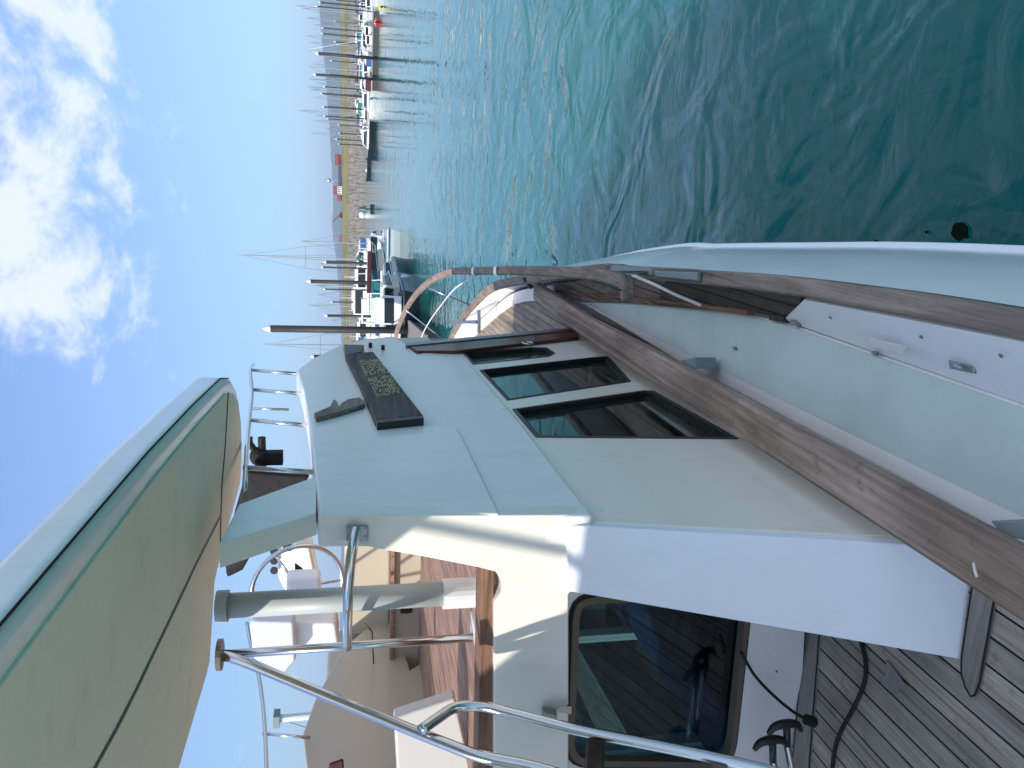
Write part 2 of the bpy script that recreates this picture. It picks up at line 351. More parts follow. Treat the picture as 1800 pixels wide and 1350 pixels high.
# breakwater
bm = BM(); NR = 9; R3 = [[] for _ in range(NR)]; yy = -200
while yy < 1500:
    for k in range(NR):
        f = k/(NR-3); D_ = 235+8*min(f, 1)+rnd.uniform(-.35, .35)*(0 < k < NR-2)
        if k <= NR-3: q = pol(0, yy+rnd.uniform(-.9, .9), D_); q.z = WATER-1+(5.0+rnd.uniform(-.15, .3)*(k == NR-3))*f**1.1+rnd.uniform(-.2, .2)*(0 < k < NR-3)
        else: q = pol(0, yy, 250 if k == NR-2 else 300, WATER+4.1 if k == NR-2 else WATER-1)
        R3[k].append(bm.verts.new(q))
    yy += 2.6
for a, b in zip(R3, R3[1:]):
    for i in range(len(a)-1): bm.faces.new((a[i], a[i+1], b[i+1], b[i]))
tag(link('breakwater', bm, M['rock']), 'long grey rock breakwater wall below the grassy bank', 'breakwater')

# ================================================================== OUR BOAT
Y0 = empty('motor_yacht', (-2.1, 3, WATER)); tag(Y0, 'white motor yacht filling the foreground, with weathered teak rails and a hardtop over its flybridge', 'motor yacht')
P1, P2, P3 = V((-1.24, 1.627, -1.7)), V((-1.168, 2.0, -.637)), V((-1.04, 1.65, -1.7))
wing = plane3(P1, P2, P3)
cA, cB = pt(1040, 925, pl=wing), pt(1570, 955, pl=wing)
wd = V((-.018, 1, 0)); wall = (cA, (cB-cA).cross(wd).normalized())
if wall[1].x < 0: wall = (wall[0], -wall[1])
IN = -wall[1]
# sheer curve
so_px = [(1800, 545, 1.45), (1700, 528, 1.45), (1600, 513, 1.45), (1500, 500, 1.45), (1420, 490, 1.45), (1330, 481, 1.45), (1240, 475, 1.45), (1160, 470, 1.44), (1100, 467, 1.43), (1040, 465, 1.41)]
sheer = [pt(x, y, Z=-z) for x, y, z in so_px]
bow_px = [(891, 488, 1.28), (858, 500, 1.26), (835, 522, 1.24), (818, 542, 1.22), (802, 564, 1.21), (789, 591, 1.20)]
bow = [pt(x, y, Z=-z) for x, y, z in bow_px]
XC = bow[-1].x-.28
dx0 = (sheer[1].x-sheer[0].x)/(sheer[1].y-sheer[0].y)
pass
base = [V((sheer[0].x-.02*(1.42-yy)**1.3, yy, -1.45)) for yy in (-3.2, -2.6, -2, -1.5, -1, -.6, -.2, .2, .5, .8, 1.05, 1.25)]+sheer+bow+[V((XC, bow[-1].y+.12, -1.19))]
stb = catmull(base, 4)
mir = lambda p: V((2*XC-p.x, p.y, p.z))
full = stb+[mir(p) for p in stb[-2::-1]]
n_st = len(stb)
def inward(path, d):
    o = []
    for i, p in enumerate(path):
        t = (path[min(i+1, len(path)-1)]-path[max(i-1, 0)]); t.z = 0; t.normalize(); o.append(p+V((-t.y, t.x, 0))*(d[i] if isinstance(d, list) else d))
    return o
wid = [.062+.02*max(0, min(1, (p.y-4)/3)) for p in full]
capc = inward(full, [w/2 for w in wid])
bm = sweep(BM(), [p-V((0, 0, .022)) for p in capc], wid, .045)
link('cap_rail', bm, M['cap'], Y0, smooth=False)
# hull: bulging topside rows below the cap
def bulge(y): # extra half beam at the rubbing strake
    return .12 if y < 5 else .12*max(0, 1-(y-5)/4)
bm = BM(); rows = []
keel_y = full[n_st-1].y
for (dz, f, off) in ((-.05, 1, 0), (-.22, 1, .55), (-.44, 1, .92), (-.55, 1, 1.0), (-.75, 1, .82), (-1.2, .97, .3), (-1.55, .9, -.2), (-1.9, .6, -1)):
    r = []
    for i, p in enumerate(full):
        q = inward(full[max(i-1, 0):i+2] if 0 < i < len(full)-1 else [full[i]], 0)[0] if False else p
        t = (full[min(i+1, len(full)-1)]-full[max(i-1, 0)]); t.z = 0; t.normalize(); nrm = V((t.y, -t.x, 0))
        q = p+nrm*(bulge(p.y)*off)
        fr_ = max(0, (p.y-4)/(keel_y-4)); k = (-dz/1.9)*.55*fr_**2
        q = V((XC+(q.x-XC)*(f-k*.6), q.y-k*1.4, p.z+dz)) if dz < -.5 else V((q.x, q.y, p.z+dz))
        r.append(bm.verts.new(q))
    rows.append(r)
for a, b in zip(rows, rows[1:]):
    for i in range(len(a)-1): bm.faces.new((a[i], a[i+1], b[i+1], b[i]))
hull = link('hull', bm, M['hullwhite'], Y0, smooth=True)
bm = BM(); stk = []
for i, p in enumerate(full):
    t = (full[min(i+1, len(full)-1)]-full[max(i-1, 0)]); t.z = 0; t.normalize(); nrm = V((t.y, -t.x, 0))
    stk.append(p+nrm*(bulge(p.y)*.99)+V((0, 0, -.53)))
sweep(bm, [p for p in stk if True], .03, .07); link('rubbing_strake', bm, M['coolwhite'], Y0)
# decks
def deckz(y): return -1.75+.33*max(0, min(1, (y-3)/6.2))
inn = inward(full, [w*.8 for w in wid])
bm = BM(); a_, b_, c_ = [], [], []
for i in range(n_st):
    p, q = inn[i], inn[len(inn)-1-i]
    if p.y < 2.35 or p.x < XC+.02: continue
    a_.append(V((p.x, p.y, deckz(p.y)))); b_.append(V((q.x, p.y, deckz(p.y))))
for A, B, C, D in zip(a_, b_, a_[1:], b_[1:]):
    if A.y > 5.05: quads = [(A, B, D, C)]
    else:
        xi, xo = -1.0, 2*XC+1.0; quads = [(A, V((xi, A.y, A.z)), V((xi, C.y, C.z)), C), (V((xo, A.y, A.z)), B, D, V((xo, C.y, C.z)))]
    for q_ in quads: bm.faces.new([bm.verts.new(v) for v in q_])
bmesh.ops.remove_doubles(bm, verts=bm.verts[:], dist=1e-5)
dk = link('foredeck', bm, M['foredeck'], Y0)
# bulwark inner face
bm = BM(); r0, r1, r2 = [], [], []
wi = inward(full, [w*.55 for w in wid])
for i, p in enumerate(wi):
    if p.y < 2.3: continue
    r0.append((bm.verts.new(V((p.x, p.y, p.z-.03))), bm.verts.new(V((p.x, p.y, deckz(p.y)-.03))), i))
for a, b in zip(r0, r0[1:]): bm.faces.new((a[0], b[0], b[1], a[1]))
link('bulwark', bm, M['gel'], Y0)
# white waterway along the foredeck edge
bm = BM(); ww = inward(full, [.13]*len(full)); sel = [p for p in ww if p.y > 5.5]
sweep(bm, [V((p.x, p.y, deckz(p.y)+.01)) for p in sel], .11, .03); link('waterway', bm, M['gel'], Y0)
# near bulwark face (sloping white panel with a white spot for scupper light and a hasp)
q0, q1 = pt(1412, 527, Z=-1.475), pt(1800, 602, Z=-1.475); q3, q2 = pt(1375, 563, Z=-1.63), pt(1800, 712, Z=-1.63)
ext = lambda a, b, y: b+(b-a)*((y-b.y)/(b-a).y)
e1, e2 = ext(q0, q1, -2), ext(q3, q2, -2)
sc = pts([(1530, 594), (1590, 607), (1587, 619), (1528, 606)], pl=plane3(q0, q1, q2))
bm = plate(BM(), [q0, e1, e2, q3], [], (0.03, 0, -.05)); bw = link('coaming_panel', bm, M['coolwhite'], Y0, bevel=.006)
bm = prism(BM(), [p+V((-.003, 0, .004)) for p in sc], (.002, 0, -.008)); link('scupper_bright_spot', bm, M['plastic'], Y0, bevel=.001)  # white piece standing in for bright sunlight at the scupper
hp = pts([(1666, 633), (1712, 641), (1712, 657), (1668, 648)], Z=-1.60)
bm = prism(BM(), hp, (0, 0, -.03)); hs = link('hasp', bm, M['dullsteel'], Y0, bevel=.004)
bm = tube(BM(), [pt(1683, 642, Z=-1.598)+V((0, 0, .01)), pt(1697, 648, Z=-1.598)+V((0, 0, .01))], .004); link('hasp_pin', bm, M['steel'], hs)
bm = prism(BM(), pts([(1388, 562), (1398, 563), (1398, 573), (1388, 572)], Z=-1.60), (0, 0, -.04)); link('latch', bm, M['grey'], Y0, bevel=.003)
# pale non-skid side platform with its white curb
PZ = -1.62
pf = pts([(1018, 531), (1100, 533), (1200, 541), (1300, 550), (1378, 566), (1800, 712)], Z=PZ); pb = pts([(1800, 915), (1500, 768), (1200, 620), (1040, 541)], Z=PZ)
far = [ext(pf[-2], pf[-1], -2.2), ext(pb[1], pb[0], -2.2)]
pbi = [p+V((-.06 if i < 3 else -.01, 0, 0)) for i, p in enumerate(pb)]; fari = [far[0], far[1]+V((-.06, 0, 0))]
poly = pf+fari+pbi
poly_ns = pf+far+pb
bm = prism(BM(), poly, (0, 0, -.22)); plat = link('side_platform', bm, M['gel'], Y0, bevel=.018, seg=3)
cen = sum((p for p in poly), V())/len(poly)
def inset(poly, d):
    n = len(poly); o = []
    for i in range(n):
        a, b, c = poly[i-1], poly[i], poly[(i+1) % n]; e1_, e2_ = (b-a).normalized(), (c-b).normalized()
        n1, n2 = V((-e1_.y, e1_.x, 0)), V((-e2_.y, e2_.x, 0)); s = 1 if sg > 0 else -1
        m = (n1+n2); m = m/max(.3, m.length_squared/2); o.append(b+m*d*s)
    return o
poly = poly_ns; sg = sum(poly[i].x*poly[(i+1) % len(poly)].y-poly[(i+1) % len(poly)].x*poly[i].y for i in range(len(poly)))
ns = inset(poly, .008)
bm = prism(BM(), [p+V((0, 0, .003)) for p in ns], (0, 0, -.02)); link('nonskid_panel', bm, M['nonskid'], Y0, bevel=.002)
for x, y in ((1293, 612), (1540, 621)):
    c = pt(x, y, Z=PZ+.005); bm = prism(BM(), [c+V((.008*math.cos(a), .014*math.sin(a), 0)) for a in [k*math.pi/5 for k in range(10)]], (0, 0, .006)); tube(bm, [c+V((0, .012, .006)), c+V((0, -.012, .006))], .004, 6); link('deck_fitting', bm, M['dullsteel'], Y0)
# batten along the platform's outer edge
bt = pts([(952, 514), (1080, 521), (1200, 534), (1320, 550)], Z=-1.585)
bm = sweep(BM(), catmull(bt, 4), [.012+.0008*i for i in range(13)], .03); link('edge_batten', bm, wood('reddish_batten', (.12, .055, .03), (.22, .11, .06), (.32, .19, .12), 'Y', 1), Y0)
bm = prism(BM(), pts([(1352, 552), (1376, 556), (1376, 566), (1352, 563)], Z=-1.6), (0, 0, -.1)); link('step_block', bm, M['darkwood'], Y0)
# teak side deck strip, its shade put into the dark colour
bm = BM(); sdp = [pt(1395, 566, Z=-1.72), pt(1412, 512, Z=-1.72), pt(1300, 490, Z=-1.72), pt(1180, 478, Z=-1.70), pt(1090, 476, Z=-1.68), pt(1000, 500, Z=-1.66), pt(1000, 535, Z=-1.66)]
prism(bm, sdp, (0, 0, -.02)); link('side_deck', bm, M['shadedeck'], Y0)
# long teak rail
ri = pts([(1800, 1101), (1500, 903), (1300, 772), (1069, 622), (1000, 578), (938, 515)], Z=-1.43)
ro = pts([(1800, 955), (1500, 797), (1300, 692), (1222, 652), (1089, 584), (946, 508)], Z=-1.47)
ri = [ext(ri[1], ri[0], -1.5)]+ri; ro = [ext(ro[1], ro[0], -1.5)]+ro
cen_ = [(a+b)/2 for a, b in zip(ri, ro)]; cen_ = [V((p.x, p.y, -1.46)) for p in cen_]
wds = [abs(b.x-a.x)*.98 for a, b in zip(ri, ro)]; wds[-1] = wds[-2]
bm = sweep(BM(), cen_, wds, .062); link('hand_rail', bm, M['rail'], Y0, bevel=.01)
pr_ = plane3((0, 0, -1.426), (1, 0, -1.426), (0, 1, -1.426))
bm = prism(BM(), pts([(1711, 988), (1714, 1000), (1718, 1014), (1715, 1015), (1711, 1004), (1709, 991)], pl=pr_), (0, 0, -.003)); link('paint_drip', bm, M['plastic'], Y0)
bm = tube(BM(), [pt(921, 490, Z=-1.3), pt(934, 505, Z=-1.38)], .016, 8); link('rail_end_fitting', bm, M['black'], Y0)
for px in ([(1196, 634), (1222, 628), (1222, 648), (1210, 648)], [(1740, 915), (1800, 918), (1800, 950), (1760, 940)]):
    bm = prism(BM(), pts(px, Z=-1.49), (0, 0, -.1)); link('rail_bracket', bm, M['grey'], Y0, bevel=.003)
# cockpit sole
bm = prism(BM(), [V((-4.1, -1.5, -1.70)), V((-.86, -1.5, -1.70)), V((-.86, 1.6, -1.70)), V((-1.0, 2.32, -1.70)), V((-4.1, 2.32, -1.70))], (0, 0, -.05)); link('cockpit_sole', bm, M['sole'], Y0)
def outlined(name, px, z, m, d=.006):
    p = pts(px, Z=z); bm = prism(BM(), p, (0, 0, -.008)); a = link(name, bm, m, Y0)
    c = sum(p, V())/len(p); cm = BM(); tube(cm, p+[p[0]], .003, 5); link('caulk_line', cm, M['rubber'], a)
outlined('margin_board', [(1709, 1030), (1690, 1157), (1690, 1185), (1697, 1208), (1706, 1224), (1714, 1222), (1722, 1200), (1727, 1170), (1746, 1062), (1756, 1000), (1716, 985)], -1.692, M['soleplain'])
outlined('margin_board', [(1414, 1100), (1441, 1100), (1418, 1400), (1388, 1400)], -1.692, M['soleplain'])
bm = prism(BM(), pts([(1560, 1160), (1580, 1186), (1594, 1206), (1573, 1218), (1556, 1206)], Z=-1.694), (0, 0, .004)); link('deck_plate', bm, M['soleplain'], Y0)
# raked wing wall
wp = [pt(1000, 1040, pl=wing), pt(1345, 1098, pl=wing), pt(1692, 1160, pl=wing), pt(1708, 1030, pl=wing), pt(1712, 975, pl=wing), cB, cA, pt(985, 922, pl=wing)]
wp = [pt(1000, 1040, pl=wing), pt(1692, 1160, pl=wing), pt(1716, 960, pl=wing), cB+(cB-cA)*.25, cA, pt(992, 922, pl=wing)]
wn2 = wing[1] if wing[1].y > 0 else -wing[1]
bm = prism(BM(), wp, wn2*.05); link('wing_wall', bm, M['coolwhite'], Y0, bevel=.006)
# starboard house wall with three windows
w1 = [(901, 720), (1132, 687), (1150, 688), (1298, 772), (942, 769)]
w2 = [(843, 651), (1040, 629), (1069, 627), (1109, 671), (892, 704)]
w3 = [(813, 620), (935, 611), (962, 612), (976, 621), (966, 627), (831, 641)]
def hd(v, dz): return v
top1 = cA+V((0, 0, .05)); fr0, fr1 = pt(735, 612, pl=wall), pt(1015, 585, pl=wall)
lowF = V(fr1); lowF += (fr1-fr0)*.3
botA = cB+(cB-cA)*.35
outer = [top1+wd*.052, cB+wd*.052, botA+wd*.052, lowF, fr1, fr0, fr0+V((0, 0, .0))][:-1]
# keep the polygon in the wall plane
outer = [p-wall[1]*((p-wall[0]).dot(wall[1])) for p in outer]
hol = [pts(w, pl=wall) for w in (w1, w2, w3)]
bm = plate(BM(), outer, hol, IN*.05); link('house_wall', bm, M['cream'], Y0, bevel=.003)
def ring(bm, poly, w, d0, d1, nrm):
    c = sum(poly, V())/len(poly); inn_ = []
    n = len(poly)
    for i in range(n):
        a, b, c2 = poly[i-1], poly[i], poly[(i+1) % n]; e1_, e2_ = (b-a).normalized(), (c2-b).normalized()
        m1, m2 = nrm.cross(e1_), nrm.cross(e2_); m = m1+m2; m = m/max(.35, m.length_squared/2)
        if (c-b).dot(m) < 0: m = -m
        inn_.append(b+m*w)
    plate(bm, [p+nrm*d0 for p in poly], [[p+nrm*d0 for p in inn_]], nrm*(d1-d0)); return inn_
for k, h_ in enumerate(hol):
    bm = BM(); inn_ = ring(bm, h_, (.015, .015, .010)[k], -.03 if k == 1 else -.02, .004, wall[1])
    wf = link('side_window', bm, M['black'] if k == 1 else M['darkframe'], Y0)
    bm = BM(); ring(bm, [p-wall[1]*.004 for p in inn_], .010, -.02, .0, wall[1]); link('window_seal', bm, M['rubber'], wf)
    bm = prism(BM(), [p-wall[1]*.022 for p in h_], -wall[1]*.004); link('window_pane', bm, M['sideglass'], wf)
# varnished front corner post with steel strip and ring
wo = wall[1]
a0, a1, a2, a3 = pt(722, 609, pl=wall), pt(1018, 580, pl=wall), pt(1018, 592, pl=wall), pt(735, 618, pl=wall)
bm = prism(BM(), pts([(715, 611), (1018, 583), (1018, 597), (800, 622), (735, 622)], pl=(wall[0]+wo*.005, wall[1])), wo*.02); fp = link('corner_post', bm, M['varnish'], Y0, bevel=.004)
bm = prism(BM(), pts([(712, 608), (1015, 580), (1016, 584), (713, 613)], pl=(wall[0]+wo*.012, wall[1])), wo*.02); link('steel_strip', bm, M['dullsteel'], Y0, bevel=.002)
rc = pt(928, 603, pl=(wall[0]+wo*.05, wall[1])); bm = BM()
e1_ = wd.normalized(); e2_ = V((0, 0, 1)); tube(bm, [rc+e1_*.04*math.cos(a)+e2_*.03*math.sin(a) for a in [k*math.pi/8 for k in range(17)]], .006, 6, False); link('grab_ring', bm, M['steel'], Y0)
# flybridge side
SPn = V((1, .03, 0)).normalized(); fside = (V((-.93, 2.02, 0)), SPn)
sidepx = [(559, 906), (552, 830), (545, 760), (533, 692), (521, 652), (546, 633), (600, 606), (640, 597), (690, 590), (712, 603), (733, 622), (770, 616), (800, 610), (915, 742), (1042, 905)]
sp_ = pts(sidepx, pl=fside)
bm = prism(BM(), sp_, -SPn*.10); link('flybridge_side', bm, M['gel'], Y0, bevel=.012, seg=3)
pp = pts([(561, 909), (553, 830), (546, 762), (534, 693), (523, 655), (547, 636), (600, 609), (607, 625), (662, 750), (672, 755), (790, 751), (803, 757), (812, 772), (878, 909)], pl=fside)
bm = prism(BM(), [p-SPn*.01 for p in pp], SPn*.024); link('side_moulding', bm, M['gel'], Y0, bevel=.008, seg=3)
mirX = lambda p: V((2*XC-p.x, p.y, p.z))
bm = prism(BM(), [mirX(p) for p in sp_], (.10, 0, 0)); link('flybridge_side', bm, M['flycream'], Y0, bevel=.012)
# aft upper face
YU = 2.03
up_px = [(559, 906), (1042, 904), (1052, 985), (1000, 1045), (1000, 1420), (868, 1420), (868, 1060), (882, 1040), (881, 1022), (872, 1006), (840, 998), (743, 979), (673, 967), (604, 953), (576, 947), (562, 935)]
bm = prism(BM(), pts(up_px, Y=YU), (0, .07, 0)); link('aft_fascia', bm, gel('fascia_gelcoat', (.86, .82, .74), (.5, .42, .3), .45), Y0, bevel=.006)
bl = plane3((0, 2.05, -.55), (1, 2.05, -.55), (0, 2.3, -1.7))
bln = bl[1] if bl[1].y > 0 else -bl[1]
def rrect(px, k=5, r=.12):
    o = []; n = len(px)
    for i in range(n):
        a, b, c = V((*px[i-1], 0)), V((*px[i], 0)), V((*px[(i+1) % n], 0)); p, q = b+(a-b).normalized()*r, b+(c-b).normalized()*r
        for j in range(k+1): t = j/k; o.append(tuple(((1-t)**2*p+2*t*(1-t)*b+t*t*q)[:2]))
    return o
winpx = rrect([(1000, 1042), (1325, 1030), (1290, 1352), (988, 1349)], 5, 48)
wv = pts(winpx, pl=bl); ob = pts([(960, 900), (1425, 900), (1395, 1500), (955, 1500)], pl=bl)
bm = plate(BM(), ob, [wv], bln*.06); link('aft_bulkhead', bm, M['gel'], Y0, bevel=.002)
bm = BM(); inn_ = ring(bm, [p-bln*.004 for p in wv], .012, -.0, .03, bln); sw = link('saloon_window', bm, M['black'], Y0)
bm = BM(); inn2 = ring(bm, [p+bln*.012 for p in inn_], .024, -.02, .012, bln); link('window_frame', bm, M['brown'], sw, smooth=False)
bm = prism(BM(), [p+bln*.028 for p in wv], bln*.004); link('window_pane', bm, M['glass'], sw)
bm = prism(BM(), pts([(952, 1240), (976, 1246), (976, 1262), (952, 1262)], Y=YU-.01), (0, -.03, 0)); link('rail_clamp', bm, M['dullsteel'], Y0, bevel=.003)
bm = prism(BM(), pts([(1003, 1238), (1003, 1252), (975, 1247), (980, 1240)], Y=YU-.02), (0, -.01, 0)); link('clamp_plate', bm, M['steel'], Y0)
# wood rail on top of the bulkhead
bm = prism(BM(), pts([(846, 990), (869, 990), (869, 1420), (838, 1420)], Y=YU+.02), (0, .10, 0)); link('bulkhead_rail', bm, wood('bulkhead_rail_wood', (.10, .05, .03), (.22, .12, .08), (.33, .2, .14), 'X', 1), Y0, bevel=.006)
# saloon shell: floor, roof slab, front and port walls, furniture
RZ = -.60
bm = box(BM(), (2*XC+.95, 2.16, RZ), (-1.06, 5.0, RZ+.13)); link('saloon_roof', bm, M['gel'], Y0)
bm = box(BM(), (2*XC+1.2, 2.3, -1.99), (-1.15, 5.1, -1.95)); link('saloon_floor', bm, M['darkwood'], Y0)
def grid_wall(name, org, ux, L_, H_, cols, n, m, wx=.08, lo=.2):
    holes = []; w = L_/cols
    for i in range(cols):
        a, b = i*w+wx/2, (i+1)*w-wx/2; holes.append([org+ux*a+V((0, 0, H_*lo)), org+ux*b+V((0, 0, H_*lo)), org+ux*b+V((0, 0, H_*.93)), org+ux*a+V((0, 0, H_*.93))])
    bm = plate(BM(), [org, org+ux*L_, org+ux*L_+V((0, 0, H_)), org+V((0, 0, H_))], holes, n*.05); o = link(name, bm, m, Y0)
    for h_ in holes:
        bm = prism(BM(), [p+n*.02 for p in h_], n*.004); link('window_pane', bm, M['glass'], o)
fo = V((-1.1, 5.25, -1.97)); grid_wall('windscreen_wall', fo, V((-1, 0, 0)), -2*XC-2.2, 1.37, 4, V((0, -1, 0)), M['cream'])
po = V((-2.85, 2.2, -1.97)); grid_wall('port_wall', po, V((0, 1, 0)), 3.1, 1.37, 3, V((1, 0, 0)), M['cream'], .08, .08)
for i, (lo, hi) in enumerate((((-2.8, 3.0, -1.95), (-2.45, 4.6, -1.80)), ((-1.9, 3.1, -1.95), (-1.25, 3.6, -1.35)), ((-1.85, 4.3, -1.95), (-1.3, 4.8, -1.2)))):
    bm = box(BM(), lo, hi); link('saloon_seat', bm, M['navy'], Y0, bevel=.03, seg=3)
bm = box(BM(), (-2.3, 3.0, -1.62), (-1.95, 3.5, -1.6)); tube(bm, [(-2.1, 3.25, -1.95), (-2.1, 3.25, -1.6)], .04); link('saloon_table', bm, M['darkwood'], Y0, bevel=.005)
bm = BM(); tube(bm, [pt(1010, 672, Y=4.4), pt(1100, 700, Y=4.4)], .01); link('wiper_arm', bm, M['black'], Y0)
# flybridge floor, seats, coamings
FZ = -.45
bm = box(BM(), (2*XC+.9, 2.14, FZ-.02), (-1.045, 4.9, FZ)); link('flybridge_deck', bm, M['flydeck'], Y0)
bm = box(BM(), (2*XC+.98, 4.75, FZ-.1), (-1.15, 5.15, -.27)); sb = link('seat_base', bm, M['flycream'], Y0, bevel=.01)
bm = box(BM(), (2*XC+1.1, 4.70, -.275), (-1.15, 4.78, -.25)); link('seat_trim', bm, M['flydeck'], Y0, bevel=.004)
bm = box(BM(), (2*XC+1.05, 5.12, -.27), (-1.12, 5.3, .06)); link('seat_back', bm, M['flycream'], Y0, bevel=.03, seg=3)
bm = prism(BM(), [V((2*XC+1.0, 5.3, -.6)), V((2*XC+1.0, 5.6, -.55)), V((2*XC+1.0, 5.5, -.04)), V((2*XC+1.0, 5.42, .0)), V((2*XC+1.0, 5.3, -.02))], (-2*XC-2.1, 0, 0)); link('front_coaming', bm, M['flycream'], Y0, bevel=.02)
bm = box(BM(), *[tuple(v) for v in (V((-2.86, 4.735, -.40)), V((-2.78, 4.75, -.32)))]); tube(bm, [(-2.82, 4.745, -.36), (-2.82, 4.71, -.36)], .03, 12); link('vent', bm, M['black'], Y0)
# helm: console, wheel, seat
bm = prism(BM(), pts([(487, 955), (520, 955), (545, 962), (560, 1040), (500, 1040), (489, 1018)], Y=4.25), (0, .2, 0)); hc = link('helm_console', bm, M['gel'], Y0, bevel=.02)
bm = prism(BM(), pts([(497, 957), (512, 957), (512, 969), (497, 969)], Y=4.24), (0, .01, 0)); link('switch_panel', bm, M['black'], hc)
for y in (968, 985, 1002):
    c = pt(482, y, Y=4.24); bm = tube(BM(), [c, c+V((0, -.012, 0))], .022, 14); link('instrument', bm, M['black'], hc)
wc = pt(524, 1032, Y=3.95); bm = BM(); ax = V((1, 0, 0)); ay = V((0, -.25, 1)).normalized(); R_ = .245
tube(bm, [wc+ax*R_*math.cos(a)+ay*R_*math.sin(a) for a in [k*math.pi/20 for k in range(41)]], .013, 8, False)
for a in (.5, 2.6, 4.7): tube(bm, [wc, wc+ax*R_*math.cos(a)+ay*R_*math.sin(a)], .007, 6)
sphere(bm, wc, .035); link('steering_wheel', bm, M['steel'], Y0, smooth=True)
bm = prism(BM(), pts([(503, 1016), (562, 1014), (566, 1065), (503, 1065)], Y=3.6), (0, .10, 0)); link('helm_seat', bm, M['plastic'], Y0, bevel=.02, seg=4)
bm = prism(BM(), pts([(438, 1098), (446, 1090), (516, 1092), (520, 1162), (500, 1185), (445, 1160)], Y=3.4), (0, .12, 0)); link('helm_seat', bm, gel('seat_vinyl', (.62, .62, .68), (.5, .5, .5), .2, .5), Y0, bevel=.03, seg=4)
bm = prism(BM(), pts([(510, 1094), (590, 1094), (596, 1135), (512, 1140)], Y=3.5), (0, .2, 0)); link('seat_pedestal', bm, M['gel'], Y0, bevel=.02)
bm = prism(BM(), pts([(433, 828), (500, 834), (545, 836), (520, 880), (492, 940), (466, 966), (444, 972), (426, 1004), (398, 1018), (394, 985), (412, 900)], Y=4.4), (0, .12, 0)); link('folded_cover', bm, M['rubber'], Y0, bevel=.02)
bm = prism(BM(), pts([(518, 1012), (518, 991), (532, 1001), (534, 1014)], Y=3.7), (0, .02, 0)); link('throttle_cover', bm, M['black'], Y0, bevel=.006)
bm = BM(); cc_ = pt(455, 802, Y=4.6); sphere(bm, cc_, .06, (1, 1, .9)); tube(bm, [cc_, cc_+V((.1, 0, .06))], .02, 6); tube(bm, [cc_+V((-.08, 0, -.02)), cc_+V((.12, 0, -.02))], .025, 6); tube(bm, [pt(441, 768, Y=4.6), pt(441, 780, Y=4.6)], .012, 6); box(bm, cc_+V((-.05, -.03, -.14)), cc_+V((.03, .03, -.02))); link('searchlight', bm, M['rubber'], Y0)
bm = tube(BM(), pts([(640, 1095), (654, 1110), (656, 1150), (660, 1240), (661, 1380)], Y=4.68), .006, 6); link('seat_seam', bm, M['brown'], sb)
# port coaming topping and box hatch
cpx = [(540, 1180), (545, 1350), (552, 1500), (1000, 1500), (1000, 1180)]
bm = box(BM(), (2*XC+.86, 2.2, -.7), (2*XC+1.0, 5.3, .18)); link('port_coaming', bm, M['flycream'], Y0, bevel=.03)
bm = prism(BM(), pts([(692, 1262), (800, 1226), (838, 1400), (700, 1400)], Y=2.55), (0, .06, 0)); link('hatch_box', bm, gel('hatch_gelcoat', (.55, .54, .52), (.4, .38, .33), .3), Y0, bevel=.012)
bm = prism(BM(), pts([(578, 1345), (604, 1336), (606, 1400), (575, 1400)], Y=3.2), (0, .02, 0)); link('red_locker', bm, M['maroon'], Y0, bevel=.01)
bm = box(BM(), (2*XC+.35, -6.0, -1.66), (-.35, -1.55, -1.56)); link('aft_bounce_deck', bm, M['gel'], Y0, bevel=.01)  # unseen deck added astern to bounce sunlight onto the hardtop underside
# hardtop strut
st_px = [(557, 836), (432, 881), (392, 955), (398, 975), (420, 965), (556, 930)]
stp = (V((-.935, 2, 0)), V((1, 0, 0)))
fp_ = pts([(557, 836), (420, 886), (384, 957), (556, 902)], pl=stp); bm = prism(BM(), fp_, (-.07, 0, 0)); link('hardtop_strut', bm, M['gel'], Y0, bevel=.004)
# hardtop
HZ = .42
hp_ = [V((-.48, -1.2, HZ))]+pts([(0, 1117), (103, 993), (270, 793), (345, 712), (394, 664), (408, 664), (418, 684), (424, 730), (426, 800), (423, 862), (396, 960), (378, 1036), (369, 1182), (320, 1350)], Z=HZ)+[V((-1.47, 1.2, HZ)), V((-1.45, -1.2, HZ))]
bm = prism(BM(), hp_, (0, 0, .10)); ht = link('hardtop', bm, M['gel'], Y0, bevel=.03, seg=4)
sg = sum(hp_[i].x*hp_[(i+1) % len(hp_)].y-hp_[(i+1) % len(hp_)].x*hp_[i].y for i in range(len(hp_)))
lin = inset(hp_, .055)
bm = prism(BM(), [p-V((0, 0, .006)) for p in lin], (0, 0, .012)); link('hardtop_lining', bm, M['under'], ht)
bm = tube(BM(), [p+V((0, 0, .012)) for p in inset(hp_, .002)][:7], .0022, 6); link('rim_seam', bm, M['rubber'], ht)
for px, r in (([(401, 690), (396, 780), (390, 850), (388, 906), (387, 960)], .0035), ([(388, 906), (345, 990), (303, 1079), (238, 1215), (205, 1280), (150, 1380)], .0045)):
    bm = tube(BM(), pts(px, Z=HZ-.007), r*.8, 6); link('panel_seam', bm, M['brown'], ht)
